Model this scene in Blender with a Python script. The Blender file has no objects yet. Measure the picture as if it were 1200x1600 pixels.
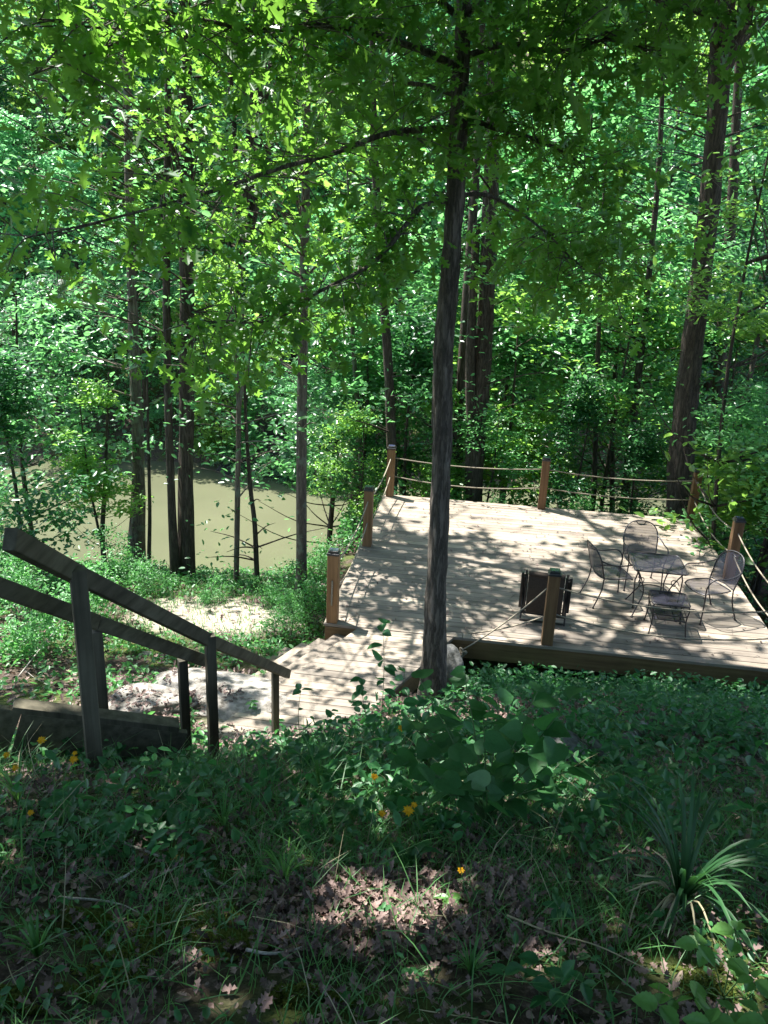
import bpy, math, random
import numpy as np
from mathutils import Vector, Matrix
R = random.Random(7)
NR = np.random.default_rng(11)
SC = bpy.context.scene
COL = SC.collection

# ------------------------------------------------------------------ camera, sky, sun, exposure
F, PITCH, ROLL, H = 1263.24, 0.3314, 0.0428, 4.756
cam_d = bpy.data.cameras.new('camera'); cam = bpy.data.objects.new('camera', cam_d); COL.objects.link(cam)
cam.location = (0, 0, H)
cam_d.sensor_fit = 'VERTICAL'; cam_d.sensor_height = 24.0; cam_d.lens = F / 1600 * 24.0
cam_d.clip_start = 0.05; cam_d.clip_end = 400
fwd = Vector((0, math.cos(PITCH), -math.sin(PITCH))); up = Vector((0, math.sin(PITCH), math.cos(PITCH))); rt = Vector((1, 0, 0))
rt2 = rt * math.cos(ROLL) + up * math.sin(ROLL); up2 = up * math.cos(ROLL) - rt * math.sin(ROLL)
cam.matrix_world = Matrix(((rt2.x, up2.x, -fwd.x, 0), (rt2.y, up2.y, -fwd.y, 0), (rt2.z, up2.z, -fwd.z, H), (0, 0, 0, 1)))
SC.camera = cam

SUN = np.array([-0.36, 0.26, 0.90]); SUN = SUN / np.linalg.norm(SUN)     # direction towards the sun
SUN_EL = math.asin(SUN[2]); SUN_AZ = math.atan2(SUN[0], SUN[1])
w = bpy.data.worlds.new('World'); SC.world = w; w.use_nodes = True
wn = w.node_tree.nodes; wl = w.node_tree.links
bg = wn['Background']; sky = wn.new('ShaderNodeTexSky'); sky.sky_type = 'NISHITA'; sky.sun_disc = False
sky.sun_elevation = SUN_EL; sky.sun_rotation = SUN_AZ; sky.air_density = 1.0; sky.dust_density = 1.0
wl.new(sky.outputs[0], bg.inputs[0]); bg.inputs[1].default_value = 0.125
sun_d = bpy.data.lights.new('sun', 'SUN'); sun_d.energy = 5.0; sun_d.angle = math.radians(0.5); sun_d.color = (1.0, 0.965, 0.92)
sun = bpy.data.objects.new('sun', sun_d); COL.objects.link(sun); sun.location = (0, 0, 30)
sun.rotation_euler = Vector(SUN).to_track_quat('Z', 'Y').to_euler()
SC.view_settings.view_transform = 'Standard'; SC.view_settings.look = 'None'
SC.view_settings.gamma = 1.0; SC.view_settings.exposure = 1.82
SC.render.engine = 'CYCLES'
cy = SC.cycles
cy.max_bounces = 7; cy.diffuse_bounces = 4; cy.glossy_bounces = 2; cy.transmission_bounces = 4; cy.transparent_max_bounces = 8
cy.caustics_reflective = False; cy.caustics_refractive = False; cy.use_denoising = True
cy.sample_clamp_indirect = 6.0

# ------------------------------------------------------------------ photo point -> place
def ray(px, py):
    a, b = px - 600, py - 800; cr, sr = math.cos(ROLL), math.sin(ROLL)
    x, y = a * cr + b * sr, -a * sr + b * cr
    c, s = math.cos(PITCH), math.sin(PITCH); u = -y / F
    return np.array([x / F, c + u * s, -s + u * c])
def atY(px, py, Y):
    r = ray(px, py); return r * (Y / r[1]) + [0, 0, H]
def atZ(px, py, z):
    r = ray(px, py); return r * ((z - H) / r[2]) + [0, 0, H]

# ------------------------------------------------------------------ terrain
KR = np.array([[-40, 12], [-12, 6], [-6, 4.7], [-2, 3.7], [0, 3.17], [1.5, 2.75], [3, 2.2], [4, 1.75], [5, 1.3], [6.6, .62], [8, -.05], [9, -.5], [10, -.8],
               [14.5, -1.2], [18, -1.7], [20, -2.6], [22.5, -4.6], [28, -4.9], [30, -3.8], [33, -1.6], [45, 4], [70, 17], [120, 42], [400, 120]], float)
KL = np.array([[-40, 12], [-12, 6], [-6, 4.7], [-2, 3.7], [0, 3.17], [1.5, 2.8], [2.5, 2.5], [3.3, 2.2], [4.2, 1.5], [5, 1.0], [6, .4], [7, 0], [8, -.35],
               [9.5, -.65], [11, -.85], [13, -1.25], [14.4, -1.6], [16, -2.4], [19, -4.4], [22, -5], [28.8, -5], [31, -3.6], [34, -1.6], [45, 4], [70, 17], [120, 42], [400, 120]], float)
def ss(t): t = np.clip(t, 0, 1); return t * t * (3 - 2 * t)
def hash2(ix, iy, s):
    v = np.sin(ix * 127.1 + iy * 311.7 + s * 74.7) * 43758.5453
    return v - np.floor(v)
def vnoise(x, y, s=0):
    ix, iy = np.floor(x), np.floor(y); fx, fy = ss(x - ix), ss(y - iy)
    a, b, c, d = hash2(ix, iy, s), hash2(ix + 1, iy, s), hash2(ix, iy + 1, s), hash2(ix + 1, iy + 1, s)
    return (a * (1 - fx) + b * fx) * (1 - fy) + (c * (1 - fx) + d * fx) * fy
def fbm(x, y, s=0, o=3):
    v = 0; a = .5; t = 0
    for i in range(o):
        v = v + a * vnoise(x * 2 ** i, y * 2 ** i, s + i); t += a; a *= .5
    return v / t
def gz(x, y, bumps=True):
    x = np.asarray(x, float); y = np.asarray(y, float)
    def prof(K):
        return sum(np.interp(y + d, K[:, 0], K[:, 1]) for d in (-.5, -.25, 0, .25, .5)) / 5
    sh = ss((y - 3.8) / 1.2) * ss((9.2 - y) / 1.0)
    t = ss((x + 2.3 - 1.35 * sh) / (1.7 - .3 * sh))
    z = prof(KL) * (1 - t) + prof(KR) * t
    if bumps:
        near = np.clip((22 - y) / 8, 0, 1)
        z = z + (fbm(x * .9, y * .9, 3) - .5) * .22 * near + (fbm(x * 4, y * 4, 5) - .5) * .05 * near
        under = ss((x + 1.6) / .6) * ss((6.6 - x) / .6) * ss((y - 6.6) / 1) * ss((16.4 - y) / 1)   # ground held down below the deck
        z = np.where(under > 0, z - under * .12, z)
        z = z + (fbm(x * .15, y * .15, 9) - .5) * 4 * ss((y - 33) / 10)
    return z
def gp(px, py):
    """ground point under a photo pixel"""
    r = ray(px, py); t = .5
    for i in range(6000):
        p = r * t + [0, 0, H]
        if p[2] < gz(p[0], p[1]): break
        t += .01 + t * .001
    return p

# ------------------------------------------------------------------ object helpers
def tag(o, label, cat, group=None, kind=None):
    if label: o['label'] = label
    if cat: o['category'] = cat
    if group: o['group'] = group
    if kind: o['kind'] = kind
    return o
def empty(name, loc, label=None, cat=None, group=None):
    o = bpy.data.objects.new(name, None); COL.objects.link(o); o.location = loc; o.empty_display_size = .1
    return tag(o, label, cat, group)
def origin(o):
    v = Vector((0, 0, 0))
    while o: v += o.location; o = o.parent
    return v
class MB:
    def __init__(s): s.v = []; s.f = []; s.m = []; s.sm = []; s.r = []
    def add(s, vs, fs, smooth=False, r=None):
        b = len(s.v); s.v += [tuple(map(float, v)) for v in vs]
        rr = R.random() if r is None else r
        for f in fs: s.f.append([b + i for i in f]); s.sm.append(smooth); s.r.append(rr)
    def box(s, c, sx, sy, sz, ax=None, ay=None, az=None, r=None):
        ax = np.array(ax if ax is not None else (1, 0, 0), float); ay = np.array(ay if ay is not None else (0, 1, 0), float)
        az = np.array(az if az is not None else (0, 0, 1), float); c = np.array(c, float)
        vs = [c + ax * sx / 2 * i + ay * sy / 2 * j + az * sz / 2 * k for k in (-1, 1) for j in (-1, 1) for i in (-1, 1)]
        s.add(vs, [(0, 2, 3, 1), (4, 5, 7, 6), (0, 1, 5, 4), (2, 6, 7, 3), (0, 4, 6, 2), (1, 3, 7, 5)], r=r)
    def beam(s, a, b, w_, h_, up=(0, 0, 1), ext=0):
        a = np.array(a, float); b = np.array(b, float); d = b - a; L = np.linalg.norm(d); d /= L
        sd = np.cross(d, up); sd /= np.linalg.norm(sd); u = np.cross(sd, d)
        s.box((a + b) / 2, L + 2 * ext, w_, h_, d, sd, u)
    def tube(s, pts, rad, n=8, cap=True, wob=0.0):
        pts = [np.array(p, float) for p in pts]; m = len(pts)
        rad = [rad] * m if np.isscalar(rad) else rad
        d0 = pts[1] - pts[0]; ref = np.array((1., 0, 0)) if abs(d0[0]) < .8 * np.linalg.norm(d0) else np.array((0, 1., 0))
        vs = []
        for i, p in enumerate(pts):
            d = pts[min(i + 1, m - 1)] - pts[max(i - 1, 0)]; d = d / (np.linalg.norm(d) + 1e-9)
            u = ref - d * ref.dot(d); u /= np.linalg.norm(u); ref = u; v = np.cross(d, u)
            for k in range(n):
                a = 2 * math.pi * k / n; q = rad[i] * (1 + (wob * (R.random() - .5) if wob else 0))
                vs.append(p + u * math.cos(a) * q + v * math.sin(a) * q)
        fs = [(i * n + k, i * n + (k + 1) % n, (i + 1) * n + (k + 1) % n, (i + 1) * n + k) for i in range(m - 1) for k in range(n)]
        s.add(vs, fs, True)
        if cap: s.add(vs[:n], [tuple(range(n))[::-1]]); s.add(vs[-n:], [tuple(range(n))])
    def build(s, name, mat, parent=None, world=True, bevel=0):
        me = bpy.data.meshes.new(name)
        off = origin(parent) if (parent and world) else Vector((0, 0, 0))
        me.from_pydata([(a - off.x, b - off.y, c - off.z) for a, b, c in s.v], [], s.f)
        me.polygons.foreach_set('use_smooth', s.sm)
        at = me.attributes.new('rnd', 'FLOAT', 'FACE'); at.data.foreach_set('value', s.r)
        me.materials.append(mat); me.update()
        o = bpy.data.objects.new(name, me); COL.objects.link(o)
        if parent: o.parent = parent
        if bevel:
            b = o.modifiers.new('bevel', 'BEVEL'); b.width = bevel; b.segments = 2; b.limit_method = 'ANGLE'
        return o
def rs(pts, n=6):
    """smooth resampling of a polyline (Catmull-Rom)"""
    P = [np.array(p, float) for p in pts]; P = [2 * P[0] - P[1]] + P + [2 * P[-1] - P[-2]]; out = []
    for i in range(1, len(P) - 2):
        for k in range(n):
            t = k / n
            out.append(.5 * (2 * P[i] + (P[i + 1] - P[i - 1]) * t + (2 * P[i - 1] - 5 * P[i] + 4 * P[i + 1] - P[i + 2]) * t * t + (3 * P[i] - P[i - 1] - 3 * P[i + 1] + P[i + 2]) * t ** 3))
    out.append(P[-2]); return out
def sprinkle(name, pos, A, B, C, size, tmpl, mat, parent=None, off=(0, 0, 0), link=True):
    """many copies of one small template (leaf, blade) in one mesh. A,B,C = axes (N,3)"""
    tv, tf = tmpl; tv = np.array(tv, float); N = len(pos); k = len(tv)
    if np.ndim(size) == 1: size = np.repeat(np.asarray(size)[:, None], 3, 1)
    co = (pos[:, None, :] - np.array(off)[None, None, :] + A[:, None, :] * (size[:, 0, None] * tv[None, :, 0])[..., None]
          + B[:, None, :] * (size[:, 1, None] * tv[None, :, 1])[..., None] + C[:, None, :] * (size[:, 2, None] * tv[None, :, 2])[..., None])
    me = bpy.data.meshes.new(name)
    lens = np.array([len(f) for f in tf]); flat = np.concatenate([np.array(f) for f in tf]); L = len(flat)
    me.vertices.add(N * k); me.vertices.foreach_set('co', co.astype(np.float32).ravel())
    loops = (flat[None, :] + (np.arange(N) * k)[:, None]).ravel()
    me.loops.add(len(loops)); me.loops.foreach_set('vertex_index', loops.astype(np.int32))
    nf = N * len(tf); starts = (np.concatenate([[0], np.cumsum(lens)[:-1]])[None, :] + (np.arange(N) * L)[:, None]).ravel()
    me.polygons.add(nf); me.polygons.foreach_set('loop_start', starts.astype(np.int32))
    me.polygons.foreach_set('loop_total', np.tile(lens, N).astype(np.int32))
    me.update(calc_edges=True)
    at = me.attributes.new('rnd', 'FLOAT', 'FACE'); at.data.foreach_set('value', np.repeat(NR.random(N), len(tf)).astype(np.float32))
    me.materials.append(mat)
    if not link: return me
    o = bpy.data.objects.new(name, me); COL.objects.link(o)
    if parent: o.parent = parent
    return o
def frames(N, tilt=.6, up=None):
    """leaf axes: normals near up, tilted by up to tilt"""
    n = np.zeros((N, 3)); n[:, 2] = 1
    if up is not None: n = n * 0 + np.array(up)
    n = n + NR.normal(0, tilt, (N, 3)); n /= np.linalg.norm(n, axis=1)[:, None]
    a = NR.normal(0, 1, (N, 3)); a -= n * (a * n).sum(1)[:, None]; a /= np.linalg.norm(a, axis=1)[:, None]
    return a, np.cross(n, a), n
L4 = ([(0, 0, 0), (.5, -.3, .1), (1, 0, -.05), (.5, .3, .1)], [(0, 1, 2), (0, 2, 3)])
L6 = ([(0, 0, 0), (.28, -.24, .06), (.66, -.22, .05), (1, 0, -.1), (.66, .22, .05), (.28, .24, .06)], [(0, 1, 2, 3), (0, 3, 4, 5)])
def half(outl, fold=.25, droop=.12):
    up_ = [(x, y, y * fold - droop * x * x) for x, y in outl]; dn = [(x, -y, y * fold - droop * x * x) for x, y in outl]
    v = [(0, 0, 0)] + [(1, 0, -droop)] + up_ + dn; n = len(outl)
    return (v, [tuple([0] + list(range(1 + n, 1, -1)) + [])[:1] + (1,) + tuple(range(1 + n, 1, -1)), (0,) + tuple(range(2 + n, 2 + 2 * n)) + (1,)])
OAK = half([(.16, .03), (.22, .17), (.31, .19), (.33, .08), (.42, .1), (.47, .3), (.56, .34), (.57, .14), (.66, .12), (.74, .26), (.82, .24), (.82, .1), (.9, .1)], .22)
HEART = half([(-.1, .12), (-.08, .3), (.08, .46), (.3, .48), (.55, .38), (.8, .18)], .18, .2)
BROAD = half([(.06, .1), (.18, .22), (.36, .3), (.55, .28), (.78, .17), (.92, .06)], .3, .2)
SERR = half([(.04, .08), (.1, .2), (.14, .19), (.2, .29), (.26, .27), (.34, .36), (.4, .32), (.5, .37), (.55, .31), (.65, .31), (.69, .24), (.78, .21), (.82, .15), (.9, .1)], .28, .22)
LITTER = half([(.1, .06), (.2, .2), (.33, .1), (.45, .3), (.57, .12), (.72, .25), (.85, .08)], .7, -.35)
def blade(bend):
    z = [0, .4, .75, 1.0]; v = []
    for i, t in enumerate(z):
        x = bend * t * t; w_ = [1, .9, .6, .05][i] * .5; zz = t * (1 - .25 * bend * t)
        v += [(x, -w_, zz), (x, w_, zz)]
    return (v, [(0, 1, 3, 2), (2, 3, 5, 4), (4, 5, 7, 6)])

# ------------------------------------------------------------------ materials
def mat(name):
    m = bpy.data.materials.new(name); m.use_nodes = True; nt = m.node_tree
    return m, nt.nodes, nt.links, nt.nodes['Principled BSDF']
def ramp(n, l, src, stops):
    r = n.new('ShaderNodeValToRGB'); e = r.color_ramp.elements
    while len(e) < len(stops): e.new(.5)
    for i, (p, c) in enumerate(stops): e[i].position = p; e[i].color = (*c, 1)
    l.new(src, r.inputs[0]); return r
def noise(n, l, scale, detail=4, vec=None, rough=.6):
    t = n.new('ShaderNodeTexNoise'); t.inputs['Scale'].default_value = scale; t.inputs['Detail'].default_value = detail; t.inputs['Roughness'].default_value = rough
    if vec is not None: l.new(vec, t.inputs['Vector'])
    return t
def coords(n, l, sc=(1, 1, 1), kind='Object', rot=(0, 0, 0)):
    c = n.new('ShaderNodeTexCoord'); mp = n.new('ShaderNodeMapping'); mp.inputs['Scale'].default_value = sc; mp.inputs['Rotation'].default_value = rot
    l.new(c.outputs[kind], mp.inputs[0]); return mp.outputs[0]
def bump(n, l, src, bs, strength=.4, dist=.02):
    b = n.new('ShaderNodeBump'); b.inputs['Strength'].default_value = strength; b.inputs['Distance'].default_value = dist
    l.new(src, b.inputs['Height']); l.new(b.outputs[0], bs.inputs['Normal']); return b
def leaf_mat(name, c1, c2, t1, tw=.45, rough=.42, spec=.5, objvar=.35):
    m, n, l, bs = mat(name)
    a = n.new('ShaderNodeAttribute'); a.attribute_name = 'rnd'
    oi = n.new('ShaderNodeObjectInfo')
    mix = n.new('ShaderNodeMath'); mix.operation = 'MULTIPLY_ADD'; mix.inputs[1].default_value = 1 - objvar
    l.new(a.outputs['Fac'], mix.inputs[0])
    k = n.new('ShaderNodeMath'); k.operation = 'MULTIPLY'; k.inputs[1].default_value = objvar; l.new(oi.outputs['Random'], k.inputs[0]); l.new(k.outputs[0], mix.inputs[2])
    r = ramp(n, l, mix.outputs[0], [(0.0, c1), (1.0, c2)])
    l.new(r.outputs[0], bs.inputs['Base Color']); bs.inputs['Roughness'].default_value = rough; bs.inputs['Specular IOR Level'].default_value = spec
    tr = n.new('ShaderNodeBsdfTranslucent')
    r2 = ramp(n, l, mix.outputs[0], [(0.0, tuple(v * .7 for v in t1)), (1.0, t1)]); l.new(r2.outputs[0], tr.inputs[0])
    mx = n.new('ShaderNodeMixShader'); mx.inputs[0].default_value = tw
    l.new(bs.outputs[0], mx.inputs[1]); l.new(tr.outputs[0], mx.inputs[2]); l.new(mx.outputs[0], n['Material Output'].inputs[0])
    return m
M_OAK = leaf_mat('oak_leaf', (.022, .085, .022), (.055, .16, .035), (.31, .66, .08), .5)
M_DRY2 = leaf_mat('pale_dry_leaf', (.16, .12, .09), (.42, .33, .27), (.3, .2, .14), .1, .7, .2, .1)
M_CAN = leaf_mat('canopy_leaf', (.035, .11, .03), (.06, .16, .04), (.16, .36, .06), .32)
M_MID = leaf_mat('understory_leaf', (.016, .085, .035), (.09, .25, .085), (.28, .74, .22), .45, .32, .6, .6)
M_FAR = leaf_mat('far_leaf', (.018, .085, .04), (.13, .32, .13), (.32, .80, .32), .5, .34, .6, .65)
M_FARW = leaf_mat('far_leaf_warm', (.03, .095, .022), (.15, .31, .06), (.46, .80, .14), .5, .38, .5, .6)
M_FARD = leaf_mat('far_leaf_dark', (.012, .055, .026), (.05, .17, .07), (.14, .44, .14), .42, .36, .6, .6)
M_MIDW = leaf_mat('understory_leaf_warm', (.03, .10, .025), (.12, .27, .06), (.40, .76, .12), .48, .34, .6, .6)
M_MIDD = leaf_mat('understory_leaf_dark', (.012, .06, .026), (.05, .17, .06), (.14, .46, .12), .4, .34, .6, .6)
M_SHRUB = leaf_mat('shrub_leaf', (.04, .16, .05), (.11, .29, .09), (.22, .62, .14), .45, .42)
M_WEED = leaf_mat('weed_leaf', (.022, .11, .04), (.06, .21, .065), (.10, .38, .08), .35, .45)
M_HEART = leaf_mat('heart_leaf', (.035, .13, .04), (.06, .19, .055), (.12, .40, .08), .4, .5)
M_BRIGHT = leaf_mat('bright_leaf', (.10, .26, .06), (.16, .36, .09), (.3, .6, .1), .4, .4)
M_GRASS = leaf_mat('grass_blade', (.035, .13, .035), (.11, .27, .08), (.18, .45, .08), .35, .5)
M_DRY = leaf_mat('dry_leaf', (.05, .034, .03), (.34, .235, .21), (.2, .11, .08), .1, .6, .3, .1)
M_STRAW = leaf_mat('straw', (.25, .22, .12), (.42, .38, .24), (.3, .28, .14), .15, .6, .3)
M_STRAP = leaf_mat('strap_leaf', (.015, .06, .02), (.035, .12, .035), (.06, .2, .04), .25, .5)
M_MOSS = leaf_mat('moss', (.05, .075, .012), (.15, .18, .04), (.2, .25, .04), .3, .8, .2)
M_FLOWER = leaf_mat('yellow_petal', (.80, .42, .01), (.85, .52, .02), (.8, .45, .01), .3, .5, .2)
M_STEM = leaf_mat('stem', (.05, .12, .03), (.09, .17, .05), (.05, .1, .03), .05, .6)

def mottle(m, sc=70):
    n, l = m.node_tree.nodes, m.node_tree.links; bs = n['Principled BSDF']; src = bs.inputs['Base Color'].links[0].from_socket
    nz = noise(n, l, sc, 4, coords(n, l)); r = ramp(n, l, nz.outputs[0], [(.3, (.6, .6, .5)), (.55, (1, 1, 1)), (.78, (1.0, 1.0, .7))])
    mu = n.new('ShaderNodeMix'); mu.data_type = 'RGBA'; mu.blend_type = 'MULTIPLY'; mu.inputs[0].default_value = 1; l.new(src, mu.inputs[6]); l.new(r.outputs[0], mu.inputs[7]); l.new(mu.outputs[2], bs.inputs['Base Color'])
    bump(n, l, nz.outputs[0], bs, .35, .004)
for m_ in (M_HEART, M_WEED, M_BRIGHT, M_DRY, M_DRY2): mottle(m_)
def bark_mat(name, c1, c2, sc=7, lich=None, bs_=.9):
    m, n, l, bs = mat(name)
    v = coords(n, l, (sc * 1.6, sc * 1.6, sc * .22)); nz = noise(n, l, 3.0, 8, v, .65)
    vv = n.new('ShaderNodeTexVoronoi'); vv.feature = 'DISTANCE_TO_EDGE'; vv.inputs['Scale'].default_value = 3.6
    mm = n.new('ShaderNodeMix'); mm.data_type = 'VECTOR'; mm.inputs[0].default_value = .6
    l.new(v, mm.inputs[4]); l.new(nz.outputs['Color'], mm.inputs[5]); l.new(mm.outputs[1], vv.inputs['Vector'])
    mul = n.new('ShaderNodeMath'); mul.operation = 'MULTIPLY'; l.new(nz.outputs[0], mul.inputs[0])
    rr = ramp(n, l, vv.outputs['Distance'], [(0, (.45, .45, .45)), (.2, (1, 1, 1))]); l.new(rr.outputs[0], mul.inputs[1])
    r = ramp(n, l, mul.outputs[0], [(.1, c1), (.62, c2)])
    col = r.outputs[0]
    if lich:
        n2 = noise(n, l, 5, 5, coords(n, l)); r2 = ramp(n, l, n2.outputs[0], [(.54, (0, 0, 0)), (.62, (1, 1, 1))])
        mx = n.new('ShaderNodeMix'); mx.data_type = 'RGBA'; l.new(r2.outputs[0], mx.inputs[0]); l.new(col, mx.inputs[6]); mx.inputs[7].default_value = (*lich, 1); col = mx.outputs[2]
    l.new(col, bs.inputs['Base Color']); bs.inputs['Roughness'].default_value = .95; bs.inputs['Specular IOR Level'].default_value = .2
    bump(n, l, mul.outputs[0], bs, bs_, .03); return m
M_BARK = bark_mat('grey_brown_bark', (.022, .018, .014), (.125, .10, .08))
M_BARK3 = bark_mat('ridged_oak_bark', (.035, .03, .024), (.22, .185, .15), 8, None, 1.0)
M_BARK2 = bark_mat('pale_bark', (.045, .036, .03), (.20, .165, .13), 6, (.16, .17, .13), .6)
M_TWIG = bark_mat('twig_bark', (.05, .045, .04), (.2, .18, .15), 14, None, .3)
M_DEAD = bark_mat('bleached_twig', (.22, .2, .17), (.5, .47, .42), 14, None, .3)
M_LOG = bark_mat('lichened_log_bark', (.05, .045, .035), (.22, .2, .16), 6, (.35, .37, .33), .8)

def wood_mat(name, c1, c2, axis='x', ang=0, scale=1, stain=0.3, rough=.75, bstr=.25):
    m, n, l, bs = mat(name)
    s = {'x': (1.2, 22, 22), 'y': (22, 1.2, 22), 'z': (22, 22, 1.2)}[axis]
    v = coords(n, l, tuple(q * scale for q in s), 'Object')
    if ang: 
        v0 = coords(n, l, (1, 1, 1), 'Object', (0, 0, -ang)); mp = n.new('ShaderNodeMapping'); mp.inputs['Scale'].default_value = tuple(q * scale for q in s); l.new(v0, mp.inputs[0]); v = mp.outputs[0]
    a = n.new('ShaderNodeAttribute'); a.attribute_name = 'rnd'
    sh = n.new('ShaderNodeVectorMath'); sh.operation = 'MULTIPLY_ADD'; sh.inputs[1].default_value = (40, 40, 40); l.new(a.outputs['Color'], sh.inputs[0]); l.new(v, sh.inputs[2])
    nz = noise(n, l, 1.0, 6, sh.outputs[0], .6)
    r = ramp(n, l, nz.outputs[0], [(.3, c1), (.7, c2)])
    t = ramp(n, l, a.outputs['Fac'], [(0, (.62, .62, .63)), (.5, (.95, .92, .9)), (1, (1.12, 1.1, 1.04))])
    mu = n.new('ShaderNodeMix'); mu.data_type = 'RGBA'; mu.blend_type = 'MULTIPLY'; mu.inputs[0].default_value = 1; l.new(r.outputs[0], mu.inputs[6]); l.new(t.outputs[0], mu.inputs[7])
    n2 = noise(n, l, 1.7, 5, coords(n, l)); r2 = ramp(n, l, n2.outputs[0], [(.35, (1 - stain,) * 3), (.6, (1, 1, 1))])
    m2 = n.new('ShaderNodeMix'); m2.data_type = 'RGBA'; m2.blend_type = 'MULTIPLY'; m2.inputs[0].default_value = 1; l.new(mu.outputs[2], m2.inputs[6]); l.new(r2.outputs[0], m2.inputs[7])
    l.new(m2.outputs[2], bs.inputs['Base Color']); bs.inputs['Roughness'].default_value = rough; bs.inputs['Specular IOR Level'].default_value = .25
    bump(n, l, nz.outputs[0], bs, bstr, .004); return m
DA = -math.radians(7.426)
M_DECK = wood_mat('weathered_pine_boards', (.225, .19, .15), (.39, .34, .275), 'x', DA)
M_DECKF = wood_mat('pine_fascia', (.13, .085, .04), (.26, .175, .085), 'x', DA)
M_POST = wood_mat('pine_post', (.17, .095, .045), (.32, .19, .095), 'z', 0, 1, .15)
M_RAIL = wood_mat('aged_grey_timber', (.06, .055, .036), (.17, .155, .11), 'y', 0, .8, .45)
M_RAILP = wood_mat('aged_grey_post', (.06, .055, .036), (.17, .155, .11), 'z', 0, .8, .45)

def simple(name, col, rough=.6, metal=0, spec=.5, nsc=0, namp=.3):
    m, n, l, bs = mat(name); bs.inputs['Roughness'].default_value = rough; bs.inputs['Metallic'].default_value = metal; bs.inputs['Specular IOR Level'].default_value = spec
    if nsc:
        nz = noise(n, l, nsc, 5, coords(n, l)); r = ramp(n, l, nz.outputs[0], [(.3, tuple(c * (1 - namp) for c in col)), (.7, tuple(min(1, c * (1 + namp)) for c in col))])
        l.new(r.outputs[0], bs.inputs['Base Color']); bump(n, l, nz.outputs[0], bs, .3, .01)
    else: bs.inputs['Base Color'].default_value = (*col, 1)
    return m
M_CAP = simple('dark_cap', (.035, .035, .035), .35, 0, .6, 20, .3)
M_GLASSCAP = simple('cap_panel', (.04, .05, .09), .12, 0, .8)
M_ROPE = simple('manila_rope', (.27, .235, .175), .9, 0, .2, 90, .4)
M_IRON = simple('wrought_iron', (.03, .028, .03), .4, .3, .6, 60, .4)
M_FABRIC = simple('brown_sling_fabric', (.055, .042, .032), .85, 0, .2, 40, .2)
M_FRAME = simple('dark_tube', (.03, .028, .028), .35, .4, .6, 30, .2)

def mesh_metal():
    m, n, l, bs = mat('woven_metal_mesh'); bs.inputs['Base Color'].default_value = (.035, .035, .05, 1); bs.inputs['Metallic'].default_value = .3; bs.inputs['Roughness'].default_value = .3  # bluish base tint carries the sky reflection on the mesh
    tr = n.new('ShaderNodeBsdfTransparent'); ms = n.new('ShaderNodeMixShader'); ms.inputs[0].default_value = .62; l.new(tr.outputs[0], ms.inputs[1]); l.new(bs.outputs[0], ms.inputs[2])
    l.new(ms.outputs[0], n['Material Output'].inputs[0]); return m
M_MESH = mesh_metal()

def rock_mat(name, c1, c2, c3):
    m, n, l, bs = mat(name); v = coords(n, l)
    a = noise(n, l, 2.5, 9, v, .7); r = ramp(n, l, a.outputs[0], [(.3, c1), (.5, c2), (.7, c3)])
    b = noise(n, l, 14, 6, v); r2 = ramp(n, l, b.outputs[0], [(.42, (.55, .55, .52)), (.55, (1, 1, 1))])
    mu = n.new('ShaderNodeMix'); mu.data_type = 'RGBA'; mu.blend_type = 'MULTIPLY'; mu.inputs[0].default_value = .8; l.new(r.outputs[0], mu.inputs[6]); l.new(r2.outputs[0], mu.inputs[7])
    l.new(mu.outputs[2], bs.inputs['Base Color']); bs.inputs['Roughness'].default_value = .9; bs.inputs['Specular IOR Level'].default_value = .25
    vo = n.new('ShaderNodeTexVoronoi'); vo.feature = 'DISTANCE_TO_EDGE'; vo.inputs['Scale'].default_value = 2.2; l.new(a.outputs['Color'], vo.inputs['Vector'])
    cr = ramp(n, l, vo.outputs['Distance'], [(0, (.35, .33, .3)), (.05, (1, 1, 1))]); m3 = n.new('ShaderNodeMix'); m3.data_type = 'RGBA'; m3.blend_type = 'MULTIPLY'; m3.inputs[0].default_value = .9
    l.new(mu.outputs[2], m3.inputs[6]); l.new(cr.outputs[0], m3.inputs[7]); l.new(m3.outputs[2], bs.inputs['Base Color'])
    bump(n, l, b.outputs[0], bs, .7, .02); return m
M_ROCK = rock_mat('pale_sandstone', (.12, .11, .095), (.27, .25, .22), (.38, .36, .32))
M_ROCKD = rock_mat('shade_toned_rock', (.012, .012, .01), (.035, .033, .03), (.09, .085, .08))  # dark tone stands in for shade in the far-bank hollow
M_ROCK2 = rock_mat('lichened_rock', (.05, .055, .045), (.15, .15, .14), (.42, .42, .42))

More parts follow.
